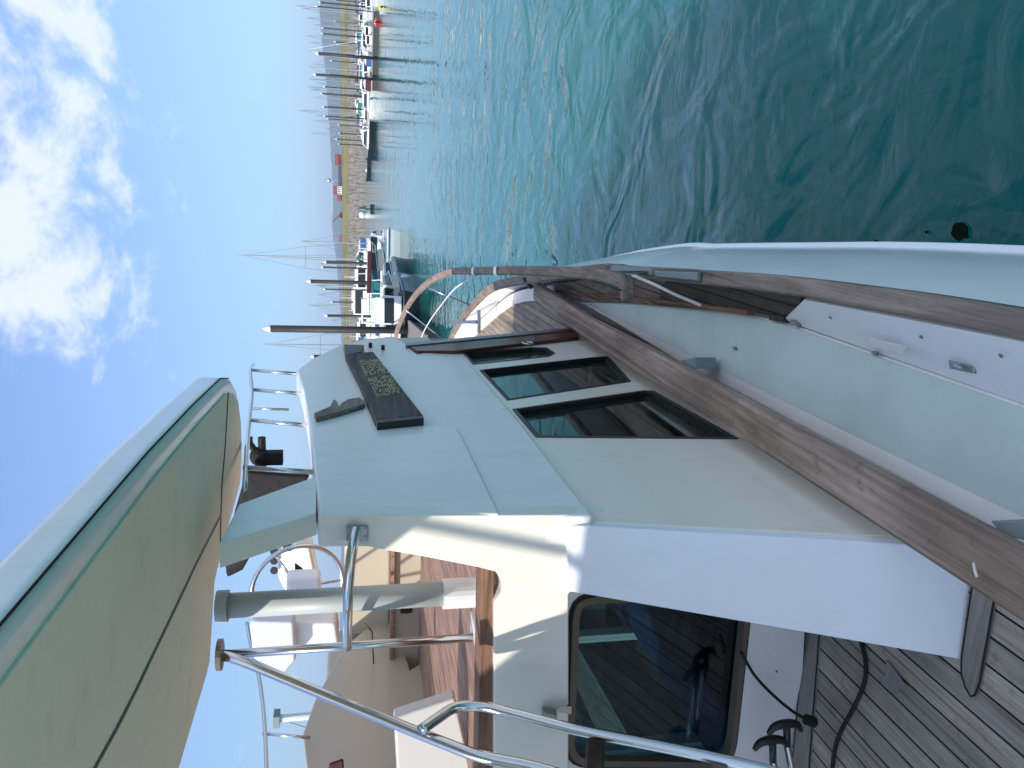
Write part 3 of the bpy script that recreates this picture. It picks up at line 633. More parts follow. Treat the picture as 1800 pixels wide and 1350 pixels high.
# poles
def pole(name, p, q, r, m, seg=16): return link(name, tube(BM(), [p, q], r, seg), m, Y0, smooth=True)
PB, PT_ = pt(830, 1041, Y=2.3), pt(384, 1067, Y=2.3); PT_.x = PB.x
a = pole('canopy_pole', PB, V((PB.x, 2.3, HZ)), .040, M['greypvc'])
bm = tube(BM(), [V((PB.x, 2.3, PB.z-.03)), V((PB.x, 2.3, PB.z+.10))], .05, 20); tube(bm, [V((PB.x, 2.3, PB.z-.05)), V((PB.x, 2.3, PB.z-.02))], .07, 20); link('pole_base', bm, M['plastic'], Y0)
bm = tube(BM(), [V((PB.x, 2.3, HZ-.035)), V((PB.x, 2.3, HZ))], .05, 20); link('pole_collar', bm, M['greypvc'], Y0)
Q0, Q1 = pt(842, 1120, Y=2.3), pt(385, 1155, Y=2.3)
pole('stay_tube', Q0, V((Q0.x, 2.3, HZ)), .0145, M['steel'])
bm = tube(BM(), [V((Q0.x, 2.3, HZ-.01)), V((Q0.x, 2.3, HZ+.005))], .05, 16); link('stay_flange', bm, M['brown'], Y0)
bm = tube(BM(), catmull([pt(385, 1153, X=-1.50), pt(420, 1160, X=-1.50), pt(560, 1217, X=-1.5), pt(700, 1274, X=-1.5), pt(790, 1310, X=-1.5), pt(850, 1331, X=-1.5), pt(950, 1352, X=-1.5), pt(1100, 1400, X=-1.5)], 4), .0165, 12); link('stair_rail', bm, M['steel'], Y0, smooth=True)
bm = tube(BM(), catmull([pt(740, 1283, X=-1.46), pt(770, 1262, X=-1.46), pt(800, 1244, X=-1.46), pt(845, 1241, X=-1.46), pt(900, 1254, X=-1.46), pt(1010, 1282, X=-1.46), pt(1180, 1316, X=-1.46), pt(1340, 1352, X=-1.46), pt(1500, 1400, X=-1.46)], 4), .0155, 12); link('stair_rail', bm, M['steel'], Y0, smooth=True)
bm = tube(BM(), catmull([pt(626, 930, Y=2.0), pt(620, 960, Y=1.96), pt(614, 1010, Y=1.95), pt(611, 1070, Y=2.0), pt(611, 1138, Y=2.28)], 5), .0145, 12); link('grab_bar', bm, M['steel'], Y0, smooth=True)
bm = prism(BM(), pts([(609, 923), (647, 923), (647, 950), (609, 949)], Y=2.028), (0, -.008, 0)); link('bar_plate', bm, M['dullsteel'], Y0, bevel=.003)
bm = prism(BM(), pts([(836, 1108), (842, 1108), (842, 1140), (836, 1140)], Y=2.24), (0, .12, 0)); link('stay_foot', bm, M['plastic'], Y0)
bm = prism(BM(), pts([(1032, 1296), (1063, 1302), (1061, 1420), (1030, 1420)], X=-1.5), (-.25, 0, 0)); link('ladder_tread', bm, M['darkwood'], Y0, bevel=.006)
bm = prism(BM(), pts([(1250, 1338), (1280, 1345), (1278, 1440), (1240, 1440)], X=-1.5), (-.25, 0, 0)); link('ladder_tread', bm, M['sole'], Y0, bevel=.006)
# name board on the flybridge side, with lettering in raised gold studs
bp = (fside[0]+SPn*.045, SPn)
nb = pts([(607, 624), (620, 621), (656, 618), (743, 729), (660, 737), (632, 672)], pl=bp); bm = prism(BM(), nb, -SPn*.040); nbd = link('name_board', bm, M['signwood'], Y0, bevel=.003)
bm = prism(BM(), [p-SPn*.041 for p in pts([(602, 620), (612, 612), (656, 617), (747, 733), (747, 748), (661, 754), (655, 742)], pl=bp)], -SPn*.02); link('board_backing', bm, M['black'], Y0, bevel=.003)
bm = prism(BM(), [p+SPn*.0 for p in pts([(661, 738), (743, 730), (745, 735), (663, 743)], pl=bp)], -SPn*.05); link('board_end', bm, M['black'], Y0)
bm = prism(BM(), pts([(604, 605), (640, 606), (636, 618), (607, 624)], pl=bp), -SPn*.06); link('board_lamp', bm, M['black'], Y0, bevel=.006)
o_, ex, ey = pt(634, 632, pl=bp), None, None
c00, c10, c01, c11 = pts([(632, 635), (665, 632), (664, 698), (705, 690)], pl=bp)
rr = random.Random(3)
for w0, w1_ in ((0, 13), (15, 29)):
    bm = BM()
    for i in range(w0, w1_+1):
        for j in range(10):
            if rr.random() < (.22 if i % 3 else .5): continue
            u_, v_ = i/29, j/9; c = (c00*(1-u_)+c01*u_)*(1-v_)+(c10*(1-u_)+c11*u_)*v_
            sphere(bm, c+SPn*.002, .0048*rr.uniform(.7, 1.25), (1, 1, 1), 6, 4)
    link('lettering', bm, M['gold'], nbd)
bm = prism(BM(), pts([(552, 734), (580, 722), (586, 709), (592, 712), (596, 722), (600, 716), (612, 709), (632, 706), (641, 712), (640, 718), (610, 727), (590, 733), (556, 742)], pl=(fside[0]+SPn*.016, SPn)), SPn*.02); link('aerial_bracket', bm, M['cap'], Y0, bevel=.003)
for x, y in ((651, 611), (673, 615)):
    c = pt(x, y, pl=fside); bm = tube(BM(), [c, c+SPn*.03], .012, 10); link('snap_fitting', bm, M['black'], Y0)
# flybridge forward rail
XR = -1.0
for a, b in (((440, 650), (521, 657)), ((445, 685), (534, 692)), ((437, 738), (546, 748)), ((428, 822), (551, 830))):
    p, q = pt(*b, pl=(fside[0]-SPn*.04, SPn)), None; d_ = pt(*a, pl=(fside[0]-SPn*.04, SPn))
    link('rail_stanchion', tube(BM(), [p, d_], .009, 10), M['steel'], Y0, smooth=True)
bm = tube(BM(), catmull([pt(430, 860, pl=(fside[0]-SPn*.04, SPn)), pt(434, 790, pl=(fside[0]-SPn*.04, SPn)), pt(438, 738, pl=(fside[0]-SPn*.04, SPn)), pt(443, 690, pl=(fside[0]-SPn*.04, SPn)), pt(440, 650, pl=(fside[0]-SPn*.04, SPn)), pt(446, 640, X=-1.5)], 4), .009, 10); link('fly_rail', bm, M['steel'], Y0, smooth=True)
prt = [pt(434, 1095, X=-3.15), pt(440, 1130, X=-3.15), pt(455, 1190, X=-3.15), pt(465, 1270, X=-3.15), pt(470, 1400, X=-3.15)]
link('port_rail', tube(BM(), catmull(prt, 4), .012, 10), M['steel'], Y0, smooth=True)
link('rail_stanchion', tube(BM(), [pt(462, 1289, X=-3.15), pt(545, 1297, X=-3.15)], .010, 10), M['steel'], Y0, smooth=True)
link('rail_stanchion', tube(BM(), [pt(443, 718, Y=5.5), pt(508, 720, Y=5.5)], .009, 10), M['steel'], Y0, smooth=True)
# bow pulpit rail of wood
pul = [(1101, 520, 1.17), (1104, 507, 1.14), (1090, 492, 1.12), (1050, 483, 1.09), (990, 478, 1.03), (900, 475.5, .95), (850, 476, .89), (800, 477, .83), (780, 482, .80), (760, 492, .77), (740, 508, .72), (722, 530, .66), (708, 556, .60), (697, 586, .55), (691, 620, .54)]
pp_ = catmull([pt(x, y, Z=-z) for x, y, z in pul], 5)
cut = next(i for i, p in enumerate(pp_) if p.y > pt(803, 477, Z=-.83).y)
bm = sweep(BM(), pp_[:cut+1], .055, .05); link('pulpit_rail', bm, M['cap'], Y0)
bm = sweep(BM(), pp_[cut:], .055, .05); link('pulpit_rail', bm, M['sunlitteak'], Y0)  # forward length of the same rail, sunlit tone in its colour
for x, y, z in ((837, 476.3, .875), (877, 475.8, .92)):
    c = pt(x, y, Z=-z); d_ = (pt(x-10, y, Z=-z+.01)-pt(x+10, y, Z=-z-.01)).normalized(); bm = sweep(BM(), [c-d_*.035, c+d_*.035], .06, .056); link('rail_band', bm, M['steel'], Y0)
def capat(y): return min(stb, key=lambda p: abs(p.y-y))
for (x, y, z) in ((745, 503, .735), (714, 545, .62), (880, 476, .92), (1010, 479, 1.05)):
    p = pt(x, y, Z=-z); q = capat(p.y) if p.y < 9 else stb[-4]; link('stanchion', tube(BM(), [p, V((q.x-.03, q.y, q.z))], .010, 8), M['steel'], Y0, smooth=True)
# anchor gear on the foredeck
c = pt(820, 575, Z=-1.35); bm = box(BM(), c+V((-.2, -.12, -.12)), c+V((.1, .12, .02))); link('anchor_locker', bm, M['gel'], Y0, bevel=.02)
bm = tube(BM(), [pt(842, 545, Z=-1.25), pt(842, 585, Z=-1.25)], .018, 8); tube(bm, [pt(800, 566, Z=-1.22), pt(840, 566, Z=-1.25)], .02, 8); link('windlass', bm, M['dullsteel'], Y0)
# fairleads on the cap
for px in ([(1068, 466), (1082, 466), (1145, 474), (1145, 484), (1110, 484), (1070, 478)], [(1150, 476), (1225, 478), (1225, 494), (1150, 486)]):
    bm = prism(BM(), pts(px, Z=-1.425), (0, 0, -.02)); link('fairlead', bm, M['grey'], Y0, bevel=.006)

def cap_at(x, y, pl, n, r=.006, m='dullsteel', nm='screw_cap'):
    c = pt(x, y, pl=pl); link(nm, tube(BM(), [c-n*.001, c+n*.0025], r, 10), M[m], Y0)
wpl = (wing[0]-wn2*.0, wing[1])
for x, y in ((1530, 1150), ): pass
for x, y in ((1365, 1180), (1350, 1290)): cap_at(x, y, bl, -bln, .005)
for x, y in ((1120, 690+240), (1540, 948)): pass
cpl = plane3(q0, q1, q2); cn = cpl[1] if cpl[1].z > 0 else -cpl[1]
for x, y in ((1460, 558), (1620, 592), (1760, 625)): cap_at(x, y, cpl, cn, .006)
for x, y in ((612, 930), (643, 930), (612, 944), (643, 944)): cap_at(x, y, (V((0, 2.019, 0)), V((0, 1, 0))), V((0, -1, 0)), .004)
ck_ = [pt(1085, 915, pl=(wall[0]+wall[1]*.0005, wall[1])), pt(1180, 905, pl=(wall[0]+wall[1]*.0005, wall[1])), pt(1300, 885, pl=(wall[0]+wall[1]*.0005, wall[1])), pt(1390, 872, pl=(wall[0]+wall[1]*.0005, wall[1]))]
link('hairline_crack', tube(BM(), catmull(ck_, 5), .00035, 4), M['under'], Y0)
# things lying on or tied to the boat
def P_rope(name, path, r, m, label, cat):
    o = link(name, tube(BM(), catmull(path, 6), r, 8), m, None, smooth=True); return tag(o, label, cat)
P_rope('rope', [pt(1112, 484, Z=-1.38), pt(1150, 500, Z=-1.43), pt(1190, 519, Z=-1.5), pt(1236, 538, Z=-1.58)], .008, M['rope'], 'white line led from the fairlead on the caprail down to the wooden batten', 'rope')
P_rope('rope', [pt(838, 484, Z=-.9), pt(800, 507, Z=-.93), pt(775, 537, Z=-.93), pt(755, 565, Z=-.9), pt(742, 590, Z=-.85), pt(738, 612, Z=-.85)], .0065, M['rope'], 'pale rope hanging slack from the curved wooden bow rail', 'rope')
P_rope('power_cable', [pt(1303, 1146, pl=(bl[0]-bln*.03, bl[1])), pt(1325, 1185, pl=(bl[0]-bln*.05, bl[1])), pt(1355, 1218, pl=(bl[0]-bln*.08, bl[1])), pt(1390, 1248, Y=2.1), pt(1416, 1264, Y=2.08)], .0055, M['rubber'], 'black cable drooping from the saloon window to the plug at the foot of the bulkhead', 'cable')
P_rope('power_cable', [pt(1512, 1125, Z=-1.692), pt(1521, 1160, Z=-1.692), pt(1519, 1200, Z=-1.692), pt(1500, 1245, Z=-1.692), pt(1478, 1285, Z=-1.692), pt(1467, 1320, Z=-1.692), pt(1460, 1380, Z=-1.692)], .007, M['rubber'], 'black cable snaking across the grey teak planks of the cockpit', 'cable')
pc = pt(1416, 1264, Y=2.1); bm = tube(BM(), [pc, pt(1432, 1270, Y=2.1)], .02, 10); tag(link('cable_plug', bm, M['rubber'], None, bevel=.004), 'black plug where the drooping cable meets the cockpit planks', 'plug')
def tpump(x, y, lab, sc=1):
    h0 = pt(x, y, Y=2.05); e = empty('deck_brush', (h0.x, 2.05, -1.69)); tag(e, lab, 'deck brush', 'long handled tools leaning at the bulkhead')
    bm = BM(); path = catmull([h0+V((-.02, 0, .045)), h0+V((-.008, 0, .02)), h0+V((0, 0, -.02)), h0+V((-.005, 0, -.06)), h0+V((-.02, 0, -.085))], 4)
    path = [h0+V((-.035, -.0, .065)), h0+V((-.008, 0, .045)), h0, h0+V((-.008, 0, -.04)), h0+V((-.035, 0, -.06))]
    tube(bm, catmull(path, 4), [.008+.008*math.sin(math.pi*i/16) for i in range(17)], 8); tube(bm, [h0+V((-.0, 0, -.0)), h0+V((-.09, 0, -.015))], .013, 8); link('grip', bm, M['black'], e, smooth=True)
    q = h0+V((-.09, 0, -.015)); link('shaft', tube(BM(), [q, q+V((-.5, -.1, -.12))], .012, 10), M['steel'], e, smooth=True)
    bb = q+V((-.5, -.1, -.12)); bm = box(BM(), bb+V((-.03, -.12, -.04)), bb+V((.03, .12, .03))); link('brush_head', bm, M['navy'], e, bevel=.006)
tpump(1383, 1272, 'long tool with black curved grip, nearer the cockpit planks')
tpump(1358, 1300, 'long tool with black curved grip, nearer the saloon window')
# unseen awning over the port side of the cockpit (added to shade the planks and aft wall)
back = lambda p: p-SD*((p.y-.95)/SD.y)
stA, stB = back(pt(750, 922, Y=YU)), back(pt(1052, 978, Y=YU))
e = empty('cockpit_shade_blocker', (-3.3, 0, -1.7)); tag(e, 'unseen added shade awning on two posts over the port half of the cockpit', 'blocker')
bm = prism(BM(), [V((-1.55, -1.7, .42)), V((-1.55, .72, .42)), V((-2.16, .72, .42)), V((-2.16, 1.25, .42)), V((-5.6, 1.25, .36)), V((-5.6, -1.7, .36))], (0, 0, .02)); link('canvas', bm, M['gel'], e)  # added sheet out of view, outlined to shade cockpit and bulkhead
for x in (-2.6, -4.0): link('post', tube(BM(), [(x, -1.6, -1.7), (x, -1.6, .42)], .02), M['steel'], e)
link('strut', tube(BM(), [stA+(stA-stB)*.6, stB+(stB-stA)*((stB.z+1.7)/(stA.z-stB.z))], .017), M['steel'], e)  # added unseen rod, aimed so its shadow stripes the aft fascia

# ================================================================== HARBOUR
def loc_w(x, y): return pt(x, y, Z=WATER)
boat_n = 0
def rows_p(L_, B, H, s, sg_):
    w = B/2*(1-max(0, (s-.45)/.55)**2.2)*(.88+.12*min(1, s*4)); return (sg_*(w+.01), (s-.5)*L_, H*(1+.45*s*s)*.93)
def boat(x, y, L_, hd, label, kind='motor', hullm='boatwhite', cover=None, mast=0, D=None, cabin='boatwhite', group='boats moored in the marina', name=None, beamf=.34, fly=False):
    """x, y: photo pixel of the waterline centre; L_: length; hd: heading in degrees"""
    p = loc_w(x, y) if D is None else pol(0, y, D, WATER)
    e = empty(name or {'motor': 'motor_boat', 'sail': 'sailing_boat', 'open': 'open_boat'}[kind], p, math.radians(hd)); tag(e, label, {'motor': 'motor boat', 'sail': 'sailing boat', 'open': 'open boat'}[kind], group)
    B = L_*beamf; H = L_*.12 if kind != 'sail' else L_*.105
    bm = BM(); rows = []
    for i in range(9):
        s = i/8; yy_ = (s-.5)*L_; w = B/2*(1-max(0, (s-.45)/.55)**2.2)*(.88+.12*min(1, s*4)); sh = H*(1+.45*s*s)
        rows.append([bm.verts.new(v) for v in ((-w*.75, yy_*.93, -.15), (-w*.93, yy_*.96, sh*.5), (-w, yy_, sh), (w, yy_, sh), (w*.93, yy_*.96, sh*.5), (w*.75, yy_*.93, -.15))])
    for a, b in zip(rows, rows[1:]):
        for k in range(5): bm.faces.new((a[k], a[k+1], b[k+1], b[k]))
    bm.faces.new(rows[0]); bm.faces.new(rows[-1][::-1]); link('hull', bm, M[hullm], e, local=True)
    if kind == 'motor':
        ch = L_*.15
        bm = BM(); z0 = H*1.1
        prism(bm, [V((-B*.36, -L_*.30, z0)), V((-B*.36, L_*.20, z0)), V((-B*.33, L_*.08, z0+ch)), V((-B*.33, -L_*.26, z0+ch))], (B*.70, 0, 0)); cb = link('cabin', bm, M[cabin], e, local=True)
        bm = BM(); prism(bm, [V((-B*.375, -L_*.25, z0+ch*.4)), V((-B*.375, L_*.13, z0+ch*.4)), V((-B*.345, L_*.07, z0+ch*.85)), V((-B*.345, -L_*.22, z0+ch*.85))], (B*.73, 0, 0)); link('side_windows', bm, M['winglass'], cb, local=True)
        bm = BM(); box(bm, (-B*.3, -L_*.285, z0+ch*.3), (B*.3, -L_*.27, z0+ch*.9)); link('aft_window', bm, M['winglass'], cb, local=True)
        bm = BM(); tube(bm, [(-B*.42, -L_*.42, H*1.6), (-B*.42, L_*.2, H*1.8), (0, L_*.47, H*2.0), (B*.42, L_*.2, H*1.8), (B*.42, -L_*.42, H*1.6)], .03, 5); link('rail', bm, M['steel'], e, local=True)
        bm = BM(); box(bm, (-B*.25, -L_*.2, z0+ch), (B*.25, 0, z0+ch*1.12)); tube(bm, [(0, -L_*.1, z0+ch), (0, -L_*.12, z0+ch*1.9)], .03, 5); link('radar_mast', bm, M['boatwhite'], e, local=True)
    elif kind == 'sail':
        bm = BM(); prism(bm, [V((-B*.25, -L_*.12, H)), V((-B*.25, L_*.24, H*1.1)), V((-B*.22, L_*.18, H*1.5)), V((-B*.22, -L_*.12, H*1.6))], (B*.47, 0, 0)); link('coachroof', bm, M['boatwhite'], e, local=True)
        bm = BM(); box(bm, (-B*.27, -L_*.08, H*1.2), (B*.24, L_*.14, H*1.4)); link('side_windows', bm, M['winglass'], e, local=True)
    else:
        bm = BM(); box(bm, (-B*.16, -L_*.08, H), (B*.16, L_*.03, H*1.5)); link('console', bm, M['boatwhite'], e, local=True)
        bm = BM(); box(bm, (-B*.1, -L_*.55, H*.4), (B*.1, -L_*.49, H*1.5)); link('outboard', bm, M['black'], e, local=True)
    bm = BM(); tube(bm, [rows_p(L_, B, H, s, 1) for s in (0, .25, .5, .75, .9, .98)], .035*L_/7, 5); tube(bm, [rows_p(L_, B, H, s, -1) for s in (0, .25, .5, .75, .9, .98)], .035*L_/7, 5)
    link('rubbing_strake', bm, M[rnd.choice(['darkhull', 'blue', 'brown'])], e, local=True)
    if L_ > 5:
        for q in range(rnd.choice((1, 2))):
            sx_ = rnd.choice((-1, 1)); f0 = V(rows_p(L_, B, H, rnd.uniform(.2, .6), sx_)); bm = BM(); sphere(bm, f0+V((sx_*.1, 0, -.35*H)), .11, (1, 1, 2.3), 8, 6); link('fender', bm, M[rnd.choice(['boatwhite', 'blue', 'boatwhite'])], e, local=True, smooth=True)
    if fly:
        z1 = H*1.1+L_*.15; bm = BM(); prism(bm, [V((-B*.3, -L_*.24, z1)), V((-B*.3, L_*.08, z1)), V((-B*.28, L_*.02, z1+L_*.07)), V((-B*.28, -L_*.24, z1+L_*.05))], (B*.6, 0, 0)); link('flybridge', bm, M[cabin], e, local=True)
        bm = BM(); tube(bm, [(-B*.3, -L_*.2, z1), (-B*.28, -L_*.26, z1+L_*.16), (B*.28, -L_*.26, z1+L_*.16), (B*.3, -L_*.2, z1)], .05, 6); link('radar_arch', bm, M['boatwhite'], e, local=True)
    if cover:
        bm = BM()
        if kind == 'sail': sweep(bm, [(0, L_*.08, H*2.6), (0, -L_*.3, H*2.5)], .28, .26)
        else: prism(bm, [V((-B*.40, -L_*.47, H*1.05)), V((-B*.40, -L_*.24, H*1.1)), V((-B*.36, -L_*.26, H*2.2)), V((-B*.36, -L_*.42, H*2.0))], (B*.8, 0, 0))
        link('cover', bm, M[cover], e, local=True, bevel=.03)
    if mast:
        mr = .07 if mast > 6 else .045
        m_ = link('mast', tube(BM(), [(0, L_*.08, H), (0, L_*.08, mast)], [mr, mr*.7], 8), M['alu'], e, local=True)
        bm = BM(); zs = mast*.55; tube(bm, [(-B*.32, L_*.07, zs), (B*.32, L_*.07, zs)], .03, 5); link('spreader', bm, M['alu'], m_, local=True)
        bm = BM(); r_ = .012
        for a, b in (((0, L_*.49, H*1.4), (0, L_*.08, mast*.98)), ((0, -L_*.49, H), (0, L_*.08, mast)), ((-B*.48, L_*.05, H), (-B*.32, L_*.07, zs)), ((-B*.32, L_*.07, zs), (0, L_*.08, mast*.97)), ((B*.48, L_*.05, H), (B*.32, L_*.07, zs)), ((B*.32, L_*.07, zs), (0, L_*.08, mast*.97))): tube(bm, [a, b], r_, 4)
        link('rigging', bm, M['dullsteel'], m_, local=True)
        bm = BM(); tube(bm, [(0, L_*.07, H*2.3), (0, -L_*.32, H*2.2)], .05, 6); link('boom', bm, M['alu'], m_, local=True)
    return e
def hz(x, y, D):  # height above water of pixel x at distance D
    return pol(x, y, D).z-WATER
def pile(xt, xb, y, label, r, D=None):
    p = loc_w(xb, y) if D is None else pol(0, y, D, WATER)
    Dh = math.hypot(p.x, p.y); h = hz(xt, y, Dh)
    e = empty('mooring_pile', p); tag(e, label, 'mooring pile', 'dark piles of the marina pontoons')
    link('post', tube(BM(), [(0, 0, -1), (0, 0, h-.9*r)], r, 14), M['pile'], e, smooth=True, local=True)
    link('cap', tube(BM(), [(0, 0, h-.9*r), (0, 0, h-.6*r), (0, 0, h+1.4*r)], [r*1.05, r*1.05, .02], 14), M['pilecap'], e, local=True)
    return e
PL = [
 (470, 722, 580, 'tallest dark pile with a white cone cap, close behind the bow', .150, 34), (543, 692, 497, 'dark pile with white cap rising through the cluster of white motor boats', .13, 55),
 (571, 672, 463, 'dark pile with white cap just left of the tall yacht mast', .11, 62), (566, 672, 472, 'thinner dark pile with white cap beside its twin near the tall yacht mast', .08, 70), (573, 690, 556, 'dark pile with white cap between the nearest boats and the tallest pile', .09, 50),
 (570, 660, 510, 'thin grey pile in front of the grassy bank behind white boats', .07, 75), (583, 660, 532, 'short thin pile beyond the boats, in front of the far shore', .07, 80), (549, 690, 627, 'short pile top showing just over the flybridge side', .12, 60),
 (557, 655, 101, 'thick dark pile with white tip at the dark pontoon of the far marina', .19, 105), (553, 655, 138, 'dark pile with white tip standing above the far pontoon, tallest there', .15, 105), (565, 652, 170, 'thin dark pile with white tip next to a green-hulled boat', .11, 118),
 (568, 652, 193, 'thin pile before the hills near the end of the far pontoon', .10, 118), (570, 652, 209, 'pile nearest the white boat with a black waterline', .10, 118), (562, 655, 12, 'thin dark pile at the upper rim of the far marina', .10, 112), (566, 655, 66, 'slim pile rising above the red boat', .09, 112), (596, 640, 237, 'short dark pile behind the white boat with a black waterline', .09, 125), (595, 640, 256, 'short dark pile at the stern of the white boat with a black waterline', .09, 125)]
for xt, xb, y, lab, r, D in PL: pile(xt, xb, y, lab, r, D)
# nearer marina (left when the picture stands upright)
boat(738, 548, 5.6, 12, 'nearest white motor boat with a flybridge, moored just beyond the bow rail', D=37, cabin='boatwhite', fly=True, hullm='darkhull')
boat(728, 510, 5.2, -8, 'grey hulled motor boat with a raised white foredeck, second from the open water', D=39, cabin='boatcream', hullm='boatgrey')
boat(722, 484, 4.6, -20, 'small motor boat with a dark green hull nearest the open water in the front row', D=42, cabin='boatwhite', hullm='boatgreen')
boat(700, 500, 7, 100, 'sailing boat with a long maroon boom cover behind the front row', 'sail', cover='maroon', D=50)
boat(694, 470, 6.5, -30, 'pale motor boat with a teal cover near the tall yacht mast', D=54, cover='teal', cabin='boatcream')
boat(684, 440, 3.0, 85, 'long low black hulled boat at the end of the marina row', kind='open', hullm='darkhull', D=66)
boat(730, 592, 5.5, 170, 'boat with a teal canvas cover moored below the tallest pile', hullm='boatgreen', cover='teal', D=36)
boat(700, 568, 6, 10, 'white boat with blue cover behind the tallest pile', cover='blue', D=48)
boat(690, 441, 6, 20, 'white motor boat under the tall yacht mast', D=60)
boat(680, 455, 9, 10, 'sailing yacht with the tallest mast in the harbour and a green sail cover', kind='sail', cover='green', mast=hz(416, 440, 72), D=72)
boat(680, 604, 8, 25, 'sailing yacht whose slim mast stands beside the tallest pile', kind='sail', cover='blue', mast=hz(462, 597, 66), D=66)
boat(670, 428, 7, 5, 'small sailing yacht with a thin mast beside the tallest yacht', kind='sail', mast=hz(528, 428, 90), D=90)
boat(670, 487, 9, 5, 'white cabin boat in the second row behind the dark pile', D=78)
boat(665, 520, 10, -5, 'large white boat with a tall white superstructure in the second row', D=82, beamf=.4)
boat(665, 548, 8, 15, 'white cabin boat in the second row, right of the large white boat', D=84)
boat(668, 575, 8, 5, 'cream cabin boat behind the tallest pile, second row', D=86, cabin='boatcream')
boat(660, 455, 8, 5, 'white boat in the third row under the tall mast', D=105)
boat(660, 505, 8, 0, 'white boat in the third row near the grassy bank', D=110, mast=8, kind='sail')
boat(660, 540, 8, 0, 'sailing boat in the third row before the far shore', D=112, mast=9, kind='sail')
boat(660, 590, 8, 0, 'white boat in the third row behind the yacht with the slim mast', D=112)
# far marina on the other side (right when upright)
FM = [(6, 104, 7, 'motor', 'boatwhite', None, 0, 'white motor boat at the upper rim of the far marina'), (38, 97, 4.2, 'open', 'red', None, 0, 'bright red hulled boat at the near corner of the far marina'), (16, 84, 2.6, 'open', 'boatwhite', 'yellow', 0, 'white work boat with yellow and black gear on board'),
 (58, 118, 8, 'motor', 'boatwhite', None, 0, 'white motor boat behind the red boat'), (80, 112, 9, 'motor', 'boatwhite', 'teal', 0, 'white motor boat with dark cover above the black pontoon'), (92, 130, 9, 'sail', 'boatwhite', 'blue', 9.5, 'sailing boat with blue sail cover beside the thick pile'),
 (118, 120, 8, 'sail', 'boatcream', None, 9, 'cream sailing boat between the two tall piles'), (128, 112, 8, 'motor', 'boatwhite', None, 0, 'white cabin cruiser between the two tall piles'), (150, 118, 9, 'motor', 'red', None, 0, 'boat with red hull stripe past the second tall pile'),
 (165, 124, 8, 'sail', 'boatgreen', 'green', 9, 'dark green sailing boat with a green cover'), (182, 114, 8, 'motor', 'boatwhite', None, 0, 'white cabin boat with green hull beside it'), (203, 116, 7, 'motor', 'boatwhite', 'blue', 0, 'small white cabin boat beside the largest white cruiser'),
 (25, 135, 9, 'sail', 'boatwhite', 'blue', 10.5, 'sailing boat in the back row near the rim of the picture'), (70, 140, 9, 'sail', 'boatwhite', None, 10.5, 'sailing boat in the back row behind the dark covered boat'), (105, 142, 9, 'motor', 'boatcream', None, 0, 'cream boat in the back row by the grassy bank'),
 (140, 142, 9, 'sail', 'boatwhite', 'maroon', 10, 'sailing boat with maroon cover in the back row'), (175, 140, 9, 'sail', 'boatwhite', None, 9.5, 'plain sailing boat in the back row near the end'), (215, 135, 9, 'sail', 'boatwhite', 'blue', 9, 'sailing boat with blue cover at the end of the back row')]
for y, D, L_, k, hm, cv, ms_, lab in FM: boat(0, y, L_*(.68 if ms_ == 0 else .85), rnd.uniform(-25, 25)+(90 if rnd.random() < .25 else 0), lab, k, hm, cv, ms_, D=D, group='boats moored in the far marina')
boat(0, 247, 5.6, 78, 'largest white cruiser with black waterline at the end of the far pontoon', 'motor', 'darkhull', None, 0, D=112, group='boats moored in the far marina', beamf=.36)
boat(0, 300, 4, 70, 'small grey boat moored off the rocks past the far pontoon', 'open', 'darkhull', None, 0, D=140, group='boats moored in the far marina')
kinds = 'tall slim mast,short stout mast,white hull and bare mast,furled dark sail,blue boom cover,low cabin and mast'.split(',')
for q in range(26):
    y_ = -6+q*9.9+rnd.uniform(-3, 3); D_ = rnd.choice((155, 172, 190, 208)); L_ = rnd.uniform(6, 9); k_ = 'sail' if rnd.random() < .72 else 'motor'
    boat(0, y_, L_, rnd.uniform(-15, 15), 'small moored boat among the crowded masts below the grassy bank', k_, rnd.choice(['boatwhite', 'boatwhite', 'boatwhite', 'blue', 'boatcream', 'darkhull']), rnd.choice([None, 'blue', 'maroon', 'green']), rnd.uniform(8, 13) if k_ == 'sail' else 0, D=D_, group='boats crowded in the back rows of the far marina')
for q in range(14):
    y_ = 4+q*18.5+rnd.uniform(-6, 6); D_ = rnd.choice((128, 140, 160)); p_ = pol(0, y_, D_, WATER)
    h_ = rnd.uniform(5.5, 8.0); e = empty('mooring_pile', p_); tag(e, 'slender dark pile among the boats in the back rows of the far marina', 'mooring pile', 'slender piles behind the far marina')
    link('post', tube(BM(), [(0, 0, -1), (0, 0, h_)], .085, 8), M['pile'], e, local=True); link('cap', tube(BM(), [(0, 0, h_), (0, 0, h_+.35)], [.10, .02], 8), M['pilecap'], e, local=True)
for q in range(9):
    y_ = 432+q*19+rnd.uniform(-5, 5); D_ = rnd.choice((118, 132, 150)); k_ = 'sail' if q % 3 else 'motor'
    boat(0, y_, rnd.uniform(6, 8.5), rnd.uniform(-25, 25), 'small boat in the crowded last row behind the white cabin boats', k_, rnd.choice(['boatwhite', 'boatcream', 'blue']), rnd.choice([None, 'blue', 'green']), rnd.uniform(6, 9.5) if k_ == 'sail' else 0, D=D_, group='boats in the last row behind the nearer marina')
